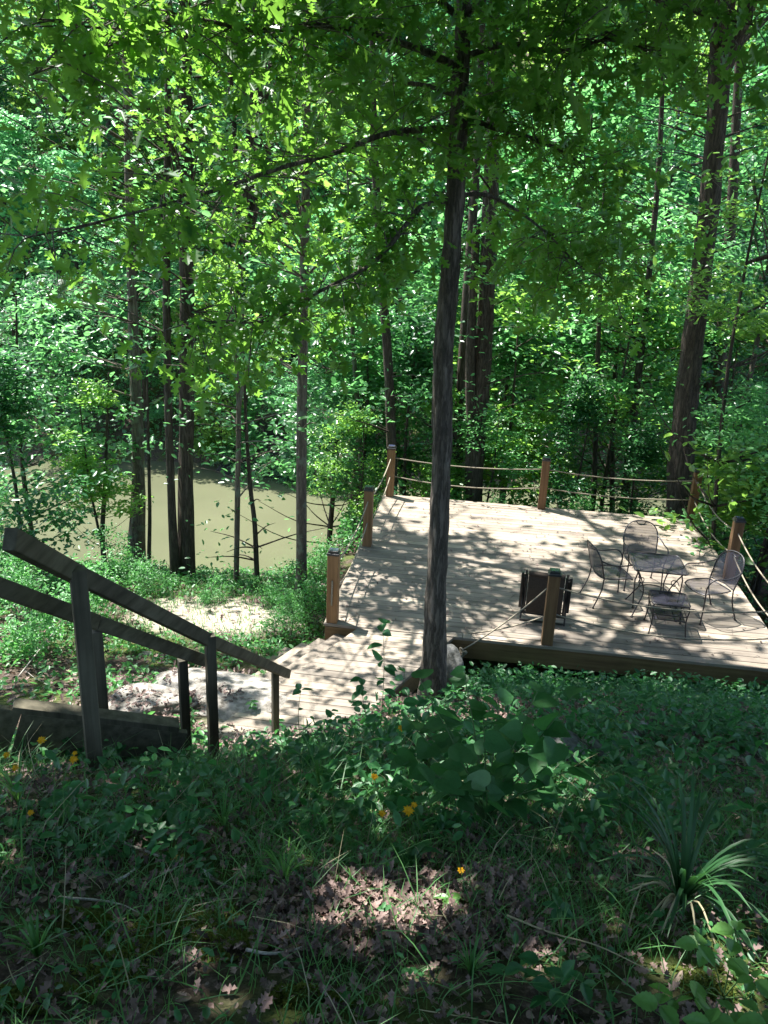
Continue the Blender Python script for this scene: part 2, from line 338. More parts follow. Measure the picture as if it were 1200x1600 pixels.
def ground_mat():
    m, n, l, bs = mat('forest_floor'); v = coords(n, l)
    a = noise(n, l, 22, 8, v, .75); b = noise(n, l, 1.1, 5, v)
    lit = ramp(n, l, a.outputs[0], [(.3, (.022, .016, .012)), (.5, (.07, .052, .04)), (.68, (.17, .13, .10))])
    moss = ramp(n, l, a.outputs[0], [(.3, (.025, .035, .01)), (.7, (.10, .13, .035))])
    k = ramp(n, l, b.outputs[0], [(.48, (0, 0, 0)), (.58, (1, 1, 1))])
    mx = n.new('ShaderNodeMix'); mx.data_type = 'RGBA'; l.new(k.outputs[0], mx.inputs[0]); l.new(lit.outputs[0], mx.inputs[6]); l.new(moss.outputs[0], mx.inputs[7])
    pt = n.new('ShaderNodeAttribute'); pt.attribute_name = 'path'
    sand = ramp(n, l, a.outputs[0], [(.3, (.22, .18, .135)), (.7, (.44, .40, .32))])
    ad = n.new('ShaderNodeMath'); ad.operation = 'MULTIPLY_ADD'; l.new(b.outputs[0], ad.inputs[0]); ad.inputs[1].default_value = .9; l.new(pt.outputs['Fac'], ad.inputs[2])
    kk = ramp(n, l, ad.outputs[0], [(.75, (0, 0, 0)), (1.0, (1, 1, 1))])
    m2 = n.new('ShaderNodeMix'); m2.data_type = 'RGBA'; l.new(kk.outputs[0], m2.inputs[0]); l.new(mx.outputs[2], m2.inputs[6]); l.new(sand.outputs[0], m2.inputs[7])
    l.new(m2.outputs[2], bs.inputs['Base Color']); bs.inputs['Roughness'].default_value = .95; bs.inputs['Specular IOR Level'].default_value = .15
    bump(n, l, a.outputs[0], bs, .8, .04); return m
M_GROUND = ground_mat()
def water_mat():
    m, n, l, bs = mat('murky_water'); nz = noise(n, l, 1.6, 4, coords(n, l, (.6, 1.2, 1)))
    n2 = noise(n, l, .15, 3, coords(n, l)); r = ramp(n, l, n2.outputs[0], [(.3, (.088, .094, .055)), (.7, (.118, .122, .072))]); l.new(r.outputs[0], bs.inputs['Base Color'])
    bs.inputs['Roughness'].default_value = .06; bs.inputs['IOR'].default_value = 1.33; bump(n, l, nz.outputs[0], bs, .12, .02); return m

# ------------------------------------------------------------------ ground and river
def path_mask(x, y):
    d1 = np.exp(-(((x + 2.6 + (y - 11) * .15) / 1.5) ** 2 + ((y - 11.2) / 1.1) ** 2) * 1.2)
    d2 = np.exp(-(((x + .9) / .9) ** 2 + ((y - 6.9) / .7) ** 2) * 1.2)
    d3 = np.exp(-(((x + 2.6) / 1.2) ** 2 + ((y - 7.2) / .5) ** 2)) * .45
    return np.clip(np.maximum(np.maximum(d1, d2), d3), 0, 1)
def make_ground():
    def axis(segs):
        out = []
        for a, b, s in segs: out += list(np.arange(a, b, s))
        return np.array(out + [segs[-1][1]])
    xs = axis([(-300, -60, 30), (-60, -14, 3), (-14, -5, .5), (-5, 6, .1), (6, 14, .5), (14, 60, 3), (60, 300, 30)])
    ys = axis([(-60, -8, 4), (-8, 0, .5), (0, 9, .09), (9, 17, .18), (17, 34, .5), (34, 80, 2), (80, 300, 20)])
    X, Y = np.meshgrid(xs, ys); Z = gz(X, Y); nx, ny = len(xs), len(ys)
    me = bpy.data.meshes.new('ground'); co = np.stack([X, Y, Z], -1).reshape(-1, 3)
    idx = np.arange(nx * ny).reshape(ny, nx); f = np.stack([idx[:-1, :-1], idx[:-1, 1:], idx[1:, 1:], idx[1:, :-1]], -1).reshape(-1, 4)
    me.vertices.add(len(co)); me.vertices.foreach_set('co', co.astype(np.float32).ravel())
    me.loops.add(f.size); me.loops.foreach_set('vertex_index', f.astype(np.int32).ravel())
    me.polygons.add(len(f)); me.polygons.foreach_set('loop_start', (np.arange(len(f)) * 4).astype(np.int32)); me.polygons.foreach_set('loop_total', np.full(len(f), 4, np.int32))
    me.polygons.foreach_set('use_smooth', np.ones(len(f), bool)); me.update(calc_edges=True)
    at = me.attributes.new('path', 'FLOAT', 'POINT'); at.data.foreach_set('value', path_mask(co[:, 0], co[:, 1]).astype(np.float32))
    me.materials.append(M_GROUND); o = bpy.data.objects.new('ground', me); COL.objects.link(o); tag(o, None, None, None, 'structure')
make_ground()
b = MB(); b.add([(-300, 15, -4), (300, 15, -4), (300, 36, -4), (-300, 36, -4)], [(0, 1, 2, 3)])
tag(b.build('river', water_mat()), None, None, None, 'structure')

# ------------------------------------------------------------------ deck
ca, sa = math.cos(DA), math.sin(DA); DU = np.array([ca, sa, 0]); DV = np.array([-sa, ca, 0]); DO = np.array([-.6048, 9.4084, 0])
def D(u, v, z=0): return DO + DU * u + DV * v + np.array([0, 0, z])
W, DD = 5.5734, 5.4241
deck = empty('wooden_deck', D(W / 2, DD / 2, -.7), 'square pale timber deck with rope railing above the riverbank', 'deck')
b = MB(); bw = .14; v0 = -.09; k = 0
while v0 + bw < DD + .2:
    cut = R.uniform(1.2, 4.4); a0, a1 = -.1 + R.uniform(-.004, .004), W + .1 + R.uniform(-.004, .004)
    for s0, s1 in ((a0, cut - .002), (cut + .002, a1)):
        b.box(D((s0 + s1) / 2, v0 + bw / 2, -.019 + R.uniform(-.0015, .0015)), s1 - s0, bw - .008, .038, DU, DV)
    v0 += bw; k += 1
v1 = v0 - .004
b.build('deck_boards', M_DECK, deck, bevel=.003)
b = MB()
b.box(D(W / 2, -.073, -.16), W + .16, .038, .24, DU, DV); b.box(D(W / 2, v1 - .03, -.16), W + .16, .038, .24, DU, DV)
b.box(D(-.063, DD / 2 + .03, -.16), .038, DD + .14, .24, DU, DV); b.box(D(W + .063, DD / 2 + .03, -.16), .038, DD + .14, .24, DU, DV)
b.build('fascia', M_DECKF, deck, bevel=.003)
b = MB()
for i in range(13): b.box(D(.1 + i * (W - .2) / 12, DD / 2 + .03, -.135), .038, DD - .02, .19, DU, DV)
for v in (.7, 2.7, 4.8): b.box(D(W / 2, v, -.33), W - .1, .1, .19, DU, DV)
b.build('joist', M_DECKF, deck)
for u in (.15, 2.8, 5.4):
    for v in (.7, 2.7, 4.8):
        p = D(u, v); g = float(gz(p[0], p[1])); b = MB(); b.box((p[0], p[1], (-.43 + g - .3) / 2), .14, .14, -.43 - (g - .3), DU, DV); b.build('support_post', M_DECKF, deck)
PS = dict(L0=(0, 0), L1=(0, 2.752), A0=(0, DD), A1=(2.875, DD), A2=(W, DD), R1=(W, 2.707), F1=(2.729, 0), R0=(W, 0))
ROT = 0
for nme, (u, v) in PS.items():
    b = MB(); p = D(u, v); b.box(p + [0, 0, .4675], .14, .14, .935, DU, DV); po = b.build('post', M_POST, deck, bevel=.006)
    b = MB(); b.box(p + [0, 0, .948], .158, .158, .03, DU, DV)
    b.box(p + [0, 0, .9775], .125, .125, .035, DU, DV); c = b.build('post_cap', M_CAP, po, bevel=.005)
    b = MB(); b.add([p + DU * x * .05 + DV * y * .05 + np.array([0, 0, .9985]) for x, y in ((-1, -1), (1, -1), (1, 1), (-1, 1))], [(0, 1, 2, 3)]); b.build('cap_panel', M_GLASSCAP, po)
def rope(a, c, sag, z0):
    pts = []
    for i in range(25):
        t = i / 24; q = a * (1 - t) + c * t; q = q.copy(); q[2] -= sag * 4 * t * (1 - t); pts.append(q)
    b = MB(); b.tube(pts, .010, 7); b.build('rope', M_ROPE, deck)
def ends(n1, n2, z, inset=.07):
    p, q = D(*PS[n1]), D(*PS[n2]); d = (q - p) / np.linalg.norm(q - p); return p + d * inset + [0, 0, z], q - d * inset + [0, 0, z]
for a_, c_, s1, s2 in (('L0', 'L1', .12, .16), ('L1', 'A0', .1, .13), ('A0', 'A1', .07, .1), ('A1', 'A2', .07, .06), ('A2', 'R1', .13, .12), ('R1', 'R0', .12, .14), ('F1', 'R0', .14, .15)):
    for z, sg in ((.76, s1), (.4, s2)):
        e = ends(a_, c_, z); rope(e[0], e[1], sg, z)
f1 = D(*PS['F1'])
rope(f1 - DU * .07 + [0, 0, .74], atY(725, 1014, 9.05), .05, 0); rope(f1 - DU * .07 + [0, 0, .36], D(1.75, -.03, .04), .04, 0)
b = MB(); kc = atY(722, 1020, 9.0)
for i in range(5):
    a = [kc + np.array([R.uniform(-.06, .06), R.uniform(-.03, .03), R.uniform(-.07, .05)]) for _ in range(5)]
    b.tube(rs(a, 4), .013, 6)
b.tube(rs([kc, kc + [-.0, 0, -.1], kc + [.01, -.01, -.22]], 4), .013, 6); b.build('rope_knot', M_ROPE, deck)
b = MB(); p = D(0, -.083, .45); 
b.tube(rs([D(0, -.075, .26), D(0, -.085, .3), D(.004, -.085, .56), D(0, -.075, .6)], 4), .011, 6); b.build('rope', M_ROPE, deck)
# walkway and steps, leading off the deck's front edge
wd = np.array([-.50, -.866, 0]); wn_ = np.array([.866, -.5, 0])
WL, WR = np.array([-.25, 9.29, 0]), np.array([.95, 9.13, 0])
b = MB(); t = .155
def on_line(P0, s): return P0 + wd * s
while t < 2.75:
    # boards parallel to the deck's own boards; clipped by the two diagonal edges
    c0 = -.1 - (t - .155) ; y_ = c0 - bw / 2
    def xat(P0, v):
        dv = (P0 - DO).dot(DV); du = (P0 - DO).dot(DU); k_ = (v - dv) / wd.dot(DV); return du + wd.dot(DU) * k_
    va, vb = c0, c0 - bw + .008
    quad = [D(xat(WL, va), va), D(xat(WR, va), va), D(xat(WR, vb), vb), D(xat(WL, vb), vb)]
    zz = -.006 + R.uniform(-.0015, .0015); up_ = [q + [0, 0, zz] for q in quad]; lo = [q + [0, 0, zz - .038] for q in quad]
    b.add(lo + up_, [(3, 2, 1, 0), (4, 5, 6, 7), (0, 1, 5, 4), (1, 2, 6, 5), (2, 3, 7, 6), (3, 0, 4, 7)][:] if False else [(0, 1, 2, 3), (7, 6, 5, 4), (4, 5, 1, 0), (5, 6, 2, 1), (6, 7, 3, 2), (7, 4, 0, 3)])
    t += bw
b.build('walkway_boards', M_DECK, deck, bevel=.002)
b = MB()
b.beam(WL + wd * .13 + wn_ * .03 + [0, 0, -.17], WL + wd * 2.6 + wn_ * .03 + [0, 0, -.17], .038, .24)
b.beam(WR + wd * .12 - wn_ * .03 + [0, 0, -.17], WR + wd * 2.45 - wn_ * .03 + [0, 0, -.17], .038, .24)
b.build('walkway_joist', M_DECKF, deck)
for i in range(4):
    b = MB(); off = -wn_ * (.15 + .27 * i) + np.array([0, 0, -.15 * (i + 1)])
    s0, s1 = .12 + .0 * i, 1.45 + .05 * i
    b.beam(WL + wd * s0 + off, WL + wd * s1 + off, .26, .04); st = b.build('step', M_DECK, deck, bevel=.004)
    b = MB(); q = off + wn_ * .115 + np.array([0, 0, -.0855]) 
    b.beam(WL + wd * s0 + q - wn_ * .23, WL + wd * s1 + q - wn_ * .23, .03, .13); b.build('riser', M_DECK, st)
# debris
N = 520; uu, vv_ = NR.uniform(0, W, N), NR.uniform(0, DD, N)
pos = np.array([D(u, v, .003) for u, v in zip(uu, vv_)]); A, B_, C_ = frames(N, .12)
tag(sprinkle('fallen_leaves', pos, A, B_, C_, NR.uniform(.02, .06, N), LITTER, M_DRY), 'dry leaf bits scattered over the deck boards', 'leaf debris', None, 'stuff')
b = MB()
for i in range(120):
    p = D(R.uniform(.1, W - .1), R.uniform(0, DD), .008); a = R.uniform(0, 6.28); L = R.uniform(.06, .28); q = p + [math.cos(a) * L, math.sin(a) * L, .004]
    mid = (p + q) / 2 + [R.uniform(-.03, .03), R.uniform(-.03, .03), .004]; b.tube([p, mid, q], [.003, .0025, .0015], 4)
    if R.random() < .4: b.tube([mid, mid + [R.uniform(-.08, .08), R.uniform(-.08, .08), .006]], .002, 4)
tag(b.build('fallen_twigs', M_TWIG), 'small dark twigs lying on the deck boards', 'twigs', None, 'stuff')

# ------------------------------------------------------------------ patio furniture (built at the origin, facing -y)
def place(root, u, v, rot):
    p = D(u, v, .001); root.location = p; root.rotation_euler = (0, 0, rot + DA)
def mk_chair(label):
    r = empty('patio_chair', (0, 0, 0), label, 'chair', 'wrought iron chairs around the mesh table')
    b = MB(); n = 9                                            # seat: rounded dished mesh sheet
    for i in range(n):
        for j in range(n): 
            pass
    vs = []; 
    for i in range(n):
        for j in range(n):
            x = -1 + 2 * i / (n - 1); y = -1 + 2 * j / (n - 1); sx = x * math.sqrt(1 - y * y * .28); sy = y * math.sqrt(1 - x * x * .28)
            vs.append((sx * .25, sy * .24, .43 - .02 * (1 - sx * sx) + (.02 if y < -.8 else 0) * -1))
    b.add(vs, [(i * n + j, (i + 1) * n + j, (i + 1) * n + j + 1, i * n + j + 1) for i in range(n - 1) for j in range(n - 1)], True)
    seat = b.build('seat', M_MESH, r, False)
    b = MB(); rim = [vs[i] for i in [q * n for q in range(n)]] + [vs[(n - 1) * n + j] for j in range(1, n)] + [vs[i * n + n - 1] for i in range(n - 2, -1, -1)] + [vs[j] for j in range(n - 2, 0, -1)]
    b.tube(rim + rim[:2], .009, 6, False); b.build('seat_rim', M_IRON, seat, False)
    def bk(s, t): # back surface: s -1..1 across, t 0..1 up
        return (s * .235, .22 + .13 * t + .045 * (1 - s * s), .43 + .45 * t)
    arch = [bk(-1, 0), bk(-1.02, .25), bk(-1.04, .5), bk(-.98, .72), bk(-.75, .9), bk(-.4, .98), bk(0, 1), bk(.4, .98), bk(.75, .9), bk(.98, .72), bk(1.04, .5), bk(1.02, .25), bk(1, 0)]
    b = MB(); b.tube(rs(arch, 4), .010, 7)
    b.tube(rs([bk(-.3, .975), bk(-.2, .9), bk(0, .86), bk(.2, .9), bk(.3, .975)], 4), .006, 6); b.tube([bk(-1, .03), bk(0, .03), bk(1, .03)], .008, 6)
    bf = b.build('back_frame', M_IRON, r, False)
    b = MB(); vs2 = []; n2 = 11
    for i in range(n2):
        for j in range(n2):
            t = j / (n2 - 1); half_w = 1.0 if t < .55 else math.sqrt(max(0, 1 - ((t - .55) / .46) ** 2)); s = (-1 + 2 * i / (n2 - 1)) * half_w; vs2.append(bk(s, t * .98 + .02))
    b.add(vs2, [(i * n2 + j, (i + 1) * n2 + j, (i + 1) * n2 + j + 1, i * n2 + j + 1) for i in range(n2 - 1) for j in range(n2 - 1)], True); b.build('backrest', M_MESH, r, False)
    for s in (-1, 1):
        b = MB(); b.tube(rs([(s * .24, .30, .70), (s * .275, .2, .665), (s * .29, .05, .64), (s * .29, -.12, .65), (s * .285, -.2, .62), (s * .265, -.235, .54), (s * .245, -.225, .43)], 5), .0095, 7); b.build('armrest', M_IRON, r, False)
        b = MB(); b.tube(rs([(s * .245, -.22, .43), (s * .25, -.225, .25), (s * .26, -.24, .01)], 5), .0095, 7); b.tube([(s * .26, -.24, 0), (s * .26, -.24, .012)], .018, 8); b.build('leg', M_IRON, r, False)
        b = MB(); b.tube(rs([(s * .235, .22, .43), (s * .24, .24, .25), (s * .25, .33, .01)], 5), .0095, 7); b.tube([(s * .25, .33, 0), (s * .25, .33, .012)], .018, 8); b.build('leg', M_IRON, r, False)
    return r
def copy_tree(o, parent=None):
    c = o.copy(); COL.objects.link(c); c.parent = parent
    for ch in list(o.children): copy_tree(ch, c)
    return c
ch1 = mk_chair('iron chair at the left of the mesh table, seen from its side')
ch2 = copy_tree(ch1); ch2['label'] = 'iron chair with arched back standing behind the mesh table'
ch3 = copy_tree(ch1); ch3['label'] = 'iron chair at the right of the mesh table, beside the rope rail post'
def loc_uv(x, y):
    p = np.array([x, y, 0]) - DO; return p.dot(DU), p.dot(DV)
def put(root, x, y, rot): root.location = (x, y, .001); root.rotation_euler = (0, 0, rot)
put(ch1, 3.22, 10.42, math.radians(98)); put(ch2, 3.80, 10.98, math.radians(-4)); put(ch3, 4.42, 10.08, math.radians(-72))
def mk_table(name, label, cat, L, Wd, h, shelf, scroll):
    r = empty(name, (0, 0, 0), label, cat)
    b = MB(); n = 2; b.box((0, 0, h), L - .03, Wd - .03, .004); top = b.build('tabletop', M_MESH, r, False)
    b = MB(); c = .05; ring = []
    for sx, sy in ((1, 1), (-1, 1), (-1, -1), (1, -1)):
        for a in range(4):
            th = math.atan2(sy, sx) - math.pi / 4 + a * math.pi / 6; ring.append((sx * (L / 2 - c) + c * math.cos(th), sy * (Wd / 2 - c) + c * math.sin(th), h))
    b.tube(ring + ring[:2], .011, 7, False)
    if scroll:
        b.tube([(-L / 2 + .03, -Wd / 2 + .03, h - .02), (0, 0, h - .03), (L / 2 - .03, Wd / 2 - .03, h - .02)], .008, 6); b.tube([(-L / 2 + .03, Wd / 2 - .03, h - .02), (0, 0, h - .038), (L / 2 - .03, -Wd / 2 + .03, h - .02)], .008, 6)
    b.build('table_rim', M_IRON, top, False)
    for sx in (-1, 1):
        for sy in (-1, 1):
            b = MB(); X, Y = sx * L / 2, sy * Wd / 2
            if scroll: pts = [(X * .86, Y * .86, h - .01), (X * .7, Y * .7, h - .12), (X * .5, Y * .5, h - .3), (X * .48, Y * .48, h - .42), (X * .66, Y * .66, .14), (X * .85, Y * .85, .0)]
            else: pts = [(X * .93, Y * .93, h), (X * .97, Y * .97, h - .06), (X * .9, Y * .9, h * .5), (X * 1.0, Y * 1.0, .0)]
            b.tube(rs(pts, 5), .009, 7); b.tube([(pts[-1][0], pts[-1][1], 0), (pts[-1][0], pts[-1][1], .012)], .017, 8)
            if scroll:
                sp = [(X * (.62 + .16 * math.cos(t_ * .9) * (1 - t_ / 9)), Y * (.62 + .16 * math.cos(t_ * .9) * (1 - t_ / 9)), h - .2 + .07 * math.sin(t_ * .9) * (1 - t_ / 9)) for t_ in range(8)]
                b.tube(rs(sp, 4), .006, 5)
            b.build('leg', M_IRON, r, False)
    if scroll:
        b = MB(); b.tube([(.19 * math.cos(t_ / 16 * 6.2832) * L / .7, .19 * math.sin(t_ / 16 * 6.2832) * L / .7, .3) for t_ in range(18)], .008, 6, False); b.build('stretcher_ring', M_IRON, r, False)
    if shelf:
        b = MB(); b.box((0, 0, shelf), L * .88, Wd * .88, .004); sh = b.build('shelf', M_MESH, r, False)
        b = MB(); q = .43
        for z_, k_ in ((shelf, 1.0), (shelf + .07, 1.04)):
            ring = [(L * q * k_, Wd * q * k_), (-L * q * k_, Wd * q * k_), (-L * q * k_, -Wd * q * k_), (L * q * k_, -Wd * q * k_), (L * q * k_, Wd * q * k_)]
            for p, q_ in zip(ring[:-1], ring[1:]): b.tube([(p[0], p[1], z_), (q_[0], q_[1], z_)], .007, 6)
        b.build('shelf_rim', M_IRON, sh, False)
    return r
put(mk_table('mesh_table', 'square dark metal mesh table standing between three iron chairs', 'table', .68, .68, .70, 0, True), 3.72, 10.15, math.radians(-8))
put(mk_table('side_table', 'low iron side table with mesh shelf in front of the mesh table', 'side table', .46, .44, .44, .22, False), 3.74, 9.58, math.radians(-10))
# folded lounge chair
lo = empty('folding_lounger', (0, 0, 0), 'folded brown fabric lounge chair standing behind the front deck post', 'lounge chair')
b = MB()
pts = [(-.26, z) for z in (.0,)]
def slab(x0, x1, y0, y1, z0, z1, segs=8, bow=.02):
    vs = []; 
    for i in range(segs + 1):
        z = z0 + (z1 - z0) * i / segs; o_ = bow * math.sin(i / segs * math.pi)
        vs += [(x0, y0 - o_, z), (x1, y0 - o_, z), (x1, y1 - o_, z), (x0, y1 - o_, z)]
    fs = []
    for i in range(segs):
        for k_ in range(4): fs.append((i * 4 + k_, i * 4 + (k_ + 1) % 4, (i + 1) * 4 + (k_ + 1) % 4, (i + 1) * 4 + k_))
    fs += [(3, 2, 1, 0), tuple(segs * 4 + k_ for k_ in range(4))]; return vs, fs
b.add(*slab(-.23, .23, -.09, -.06, .12, .64), smooth=False); b.add(*slab(-.235, .235, .03, .06, .14, .65), smooth=False)
sl = b.build('sling', M_FABRIC, lo, False, .01)
b = MB(); b.tube([(-.22, -.07, .655), (.22, -.07, .655)], .035, 10); b.build('headrest', M_FABRIC, lo, False)
for s in (-1, 1):
    b = MB(); b.tube([(s * .25, -.08, .10), (s * .25, -.09, .4), (s * .25, -.07, .66)], .012, 7); b.tube([(s * .265, .04, .08), (s * .265, .05, .66)], .012, 7)
    b.tube([(s * .285, -.12, .0), (s * .285, -.02, .35), (s * .285, .04, .6)], .012, 7); b.tube([(s * .285, .14, .0), (s * .285, .02, .35), (s * .285, -.04, .6)], .012, 7); b.build('side_frame', M_FRAME, lo, False)
    b = MB(); b.box((s * .31, -.02, .40), .035, .055, .5); b.build('armrest', M_FRAME, lo, False, .008)
b = MB(); 
for y_, z_ in ((-.12, .02), (.14, .02), (-.08, .1), (.05, .1)): b.tube([(-.285, y_, z_), (.285, y_, z_)], .012, 7)
b.build('cross_bar', M_FRAME, lo, False)
put(lo, 2.16, 9.72, math.radians(-12))

# ------------------------------------------------------------------ stair railing on the left
ry = empty('stair_railing', (-1.5, 3.6, float(gz(-1.5, 3.6))), 'weathered timber handrail with posts descending the left slope to the walkway', 'railing')
def railpts(lst): return [atY(*q) for q in lst]
top = railpts([(15, 842, 3.0), (119, 897, 3.7), (328, 1001, 5.2), (450, 1053, 7.0)])
b = MB(); d01 = top[1] - top[0]
b.beam(top[0], top[1] + (top[2] - top[1]) * .0, .055, .095)
b.build('handrail', M_RAIL, ry, bevel=.006)
b = MB(); b.beam(top[1] + (top[2] - top[1]) * .004, top[2], .055, .092); b.build('handrail', M_RAIL, ry, bevel=.006)
b = MB(); b.beam(top[2] + (top[3] - top[2]) * .006, top[3], .055, .088); b.build('handrail', M_RAIL, ry, bevel=.006)
for (px, py, Y), wd_, zb in (((121, 888, 3.62), .078, 1.8), ((328, 992, 5.15), .07, .6), ((430, 1042, 6.75), .062, -.4)):
    q = atY(px, py, Y); b = MB(); b.box((q[0], q[1], (q[2] + zb) / 2), wd_, wd_, q[2] - zb, (math.cos(.5), math.sin(.5), 0), (-math.sin(.5), math.cos(.5), 0)); b.build('post', M_RAILP, ry, bevel=.006)
low = railpts([(-60, 896, 3.35), (150, 972, 4.3), (319, 1032, 5.3)])
b = MB(); b.beam(low[0], low[1], .05, .09); b.build('lower_rail', M_RAIL, ry, bevel=.006)
b = MB(); b.beam(low[1] + (low[2] - low[1]) * .01, low[2], .05, .088); b.build('lower_rail', M_RAIL, ry, bevel=.006)
for (px, py, Y), zb in (((150, 985, 4.32), 1.2), ((285, 1030, 5.15), .8)):
    q = atY(px, py, Y); b = MB(); b.box((q[0], q[1], (q[2] + zb) / 2), .065, .065, q[2] - zb, (math.cos(.5), math.sin(.5), 0), (-math.sin(.5), math.cos(.5), 0)); b.build('short_post', M_RAILP, ry, bevel=.005)
# timber landing box
lb = empty('timber_landing', (-1.6, 4.0, 1.3), 'low dark timber landing box at the foot of the tall rail post', 'landing')
ta, tb, tc = atY(-60, 1100, 3.85), atY(20, 1112, 3.95), atY(280, 1143, 4.25)
b = MB(); b.beam(tb + [0, 0, -.16], tc + [0, 0, -.16], .045, .32); b.build('side_board', M_RAIL, lb, bevel=.004)
b = MB(); dd_ = (tc - tb) / np.linalg.norm(tc - tb); nn = np.array([-dd_[1], dd_[0], 0]); b.beam(tb + nn * .035 + [0, 0, .022], tc + nn * .035 + [0, 0, .022], .11, .04); b.build('top_board', M_RAILP, lb, bevel=.004)
b = MB(); b.beam(ta + [0, 0, -.14], tb - dd_ * .01 + [0, 0, -.14], .05, .3); b.build('end_board', M_RAIL, lb, bevel=.004)
for i in range(9):
    t = i / 8; p = np.array([-1.62 + .42 * t - .42, 4.3 + 2.5 * t, 0]); z = 1.35 - 1.5 * t
    b = MB(); b.box((p[0], p[1], z - .05), .9, .27, .1, (1, .08, 0), (-.08, 1, 0)); b.build('tread', M_RAIL, lb, bevel=.005)

# ------------------------------------------------------------------ rocks, logs, twigs
def rock(name, c, sx, sy, sz, mat_, label, seed, rot=0, sub=4, amp=.35, group=None):
    import bmesh
    bm = bmesh.new(); bmesh.ops.create_icosphere(bm, subdivisions=sub, radius=1)
    rr = np.random.default_rng(seed); ph = rr.uniform(0, 10, 6); cutn = rr.normal(0, 1, (9, 3)); cutn /= np.linalg.norm(cutn, axis=1)[:, None]; cd = rr.uniform(.55, .9, 9)
    for v in bm.verts:
        p = np.array(v.co)
        for nrm, d_ in zip(cutn, cd):
            q = p.dot(nrm)
            if q > d_: p = p - nrm * (q - d_) * .85
        k_ = 1 + amp * .35 * (math.sin(p[0] * 3 + ph[0]) * math.sin(p[1] * 3.3 + ph[1]) + math.sin(p[2] * 4 + ph[2]) * .6) + amp * .08 * math.sin(p[0] * 13 + ph[3]) * math.sin(p[1] * 12 + ph[4]) * math.sin(p[2] * 11 + ph[5])
        v.co = Vector((p[0] * sx * k_, p[1] * sy * k_, p[2] * sz * k_))
    me = bpy.data.meshes.new(name); bm.to_mesh(me); bm.free(); me.polygons.foreach_set('use_smooth', [True] * len(me.polygons)); me.materials.append(mat_)
    o = bpy.data.objects.new(name, me); COL.objects.link(o); o.location = c; o.rotation_euler = (0, 0, rot); return tag(o, label, 'rock', group)
q = gp(370, 1120); rock('boulder', atZ(365, 1110, -.22), 1.05, .7, .27, M_ROCK, 'large pale sunlit boulder behind the timber handrail posts', 3, -.1, 5, .5)
q = gp(228, 1130); rock('boulder', q + [-.1, .4, .0], .5, .35, .08, M_ROCK, 'flat pale rock left of the big boulder, beyond the rail posts', 4, .1)
rock('boulder', gp(705, 1085) + [0, .3, .1], .2, .2, .33, M_ROCK2, 'pointed grey boulder just behind the nearest tree trunk', 6)
rock('rock', gp(880, 1195) + [0, .1, .02], .2, .16, .15, M_ROCK2, 'mottled grey rock at the left end of the fallen log', 8, .4)
rock('rock', gp(937, 1195) + [0, .1, .0], .09, .1, .09, M_ROCK2, 'small mottled rock right beside the larger grey rock', 9, .9)
rock('rock', gp(150, 1365), .045, .03, .018, M_ROCK2, 'small flat brown stone left in the front grass', 10, .3, 3)
rock('rock', gp(385, 1368), .05, .04, .02, M_ROCK2, 'flat grey-green stone beside the bright grass tuft', 12, .3, 3)
rock('rock', gp(327, 1408), .022, .02, .014, M_ROCK2, 'tiny grey stone next to the pale broken stick', 13, .1, 3)
rock('rock', gp(540, 575 + 445) if False else gp(228, 1022), .07, .06, .05, M_ROCK, 'small pale round stone on the bare slope beyond the rails', 14, .1, 3)
rock('rock', gp(238, 1008) + [0, .1, 0], .09, .07, .06, M_ROCK, 'pale stone just behind the small round stone on the slope', 15, .5, 3)
rock('rock', gp(1125, 1262), .12, .07, .04, M_ROCK2, 'low flat rock behind the strap-leaved clump', 16, .2, 3)
def stick(name, pxs, rad, mat_, label, cat='stick', lift=.035, br=()):
    pts = [gp(*p[:2]) + [0, 0, lift + (p[2] if len(p) > 2 else 0)] for p in pxs]; root_loc = pts[0]
    o = empty(name, root_loc, label, cat) if False else None
    P = rs(pts, 5); n = len(P); b = MB(); b.tube(P, [rad * (1 - .6 * i / (n - 1)) for i in range(n)], 8, True, .25)
    for bb in br:
        q = [gp(*p[:2]) + [0, 0, lift + (p[2] if len(p) > 2 else 0)] for p in bb]; Q = rs(q, 4); b.tube(Q, [rad * .5 * (1 - .6 * i / (len(Q) - 1)) for i in range(len(Q))], 6, True, .2)
    ob = b.build(name, mat_); tag(ob, label, cat); return ob
stick('fallen_log', [(860, 1172), (930, 1178), (985, 1160), (1015, 1130), (1060, 1105), (1150, 1090)], .06, M_LOG, 'lichened crooked log lying across the shaded slope below the deck', 'log', .05)
stick('fallen_branch', [(1080, 1140), (1068, 1165), (1075, 1185)], .035, M_LOG, 'short lichened limb stub lying right of the crooked log', 'branch', .03)
stick('fallen_branch', [(1195, 1225), (1172, 1200), (1150, 1190)], .03, M_LOG, 'short lichened branch at the right edge above the strap-leaved clump', 'branch', .03)
stick('stick', [(178, 1288), (192, 1325), (222, 1338), (258, 1352)], .009, M_DEAD, 'grey crooked stick under the leafy seedling on the left')
stick('stick', [(318, 1372), (345, 1392), (390, 1410)], .009, M_LOG, 'lichened thick stick beside the flat green stone')
stick('stick', [(95, 1414), (150, 1418), (190, 1425), (216, 1437)], .005, M_DEAD, 'long thin grey stick over the moss on the left')
stick('stick', [(182, 1388), (197, 1380), (213, 1368)], .008, M_DEAD, 'short white broken stick just above the moss patch')
stick('stick', [(385, 1497), (430, 1503), (490, 1488)], .006, M_DEAD, 'pale curved stick among dead leaves at bottom centre')
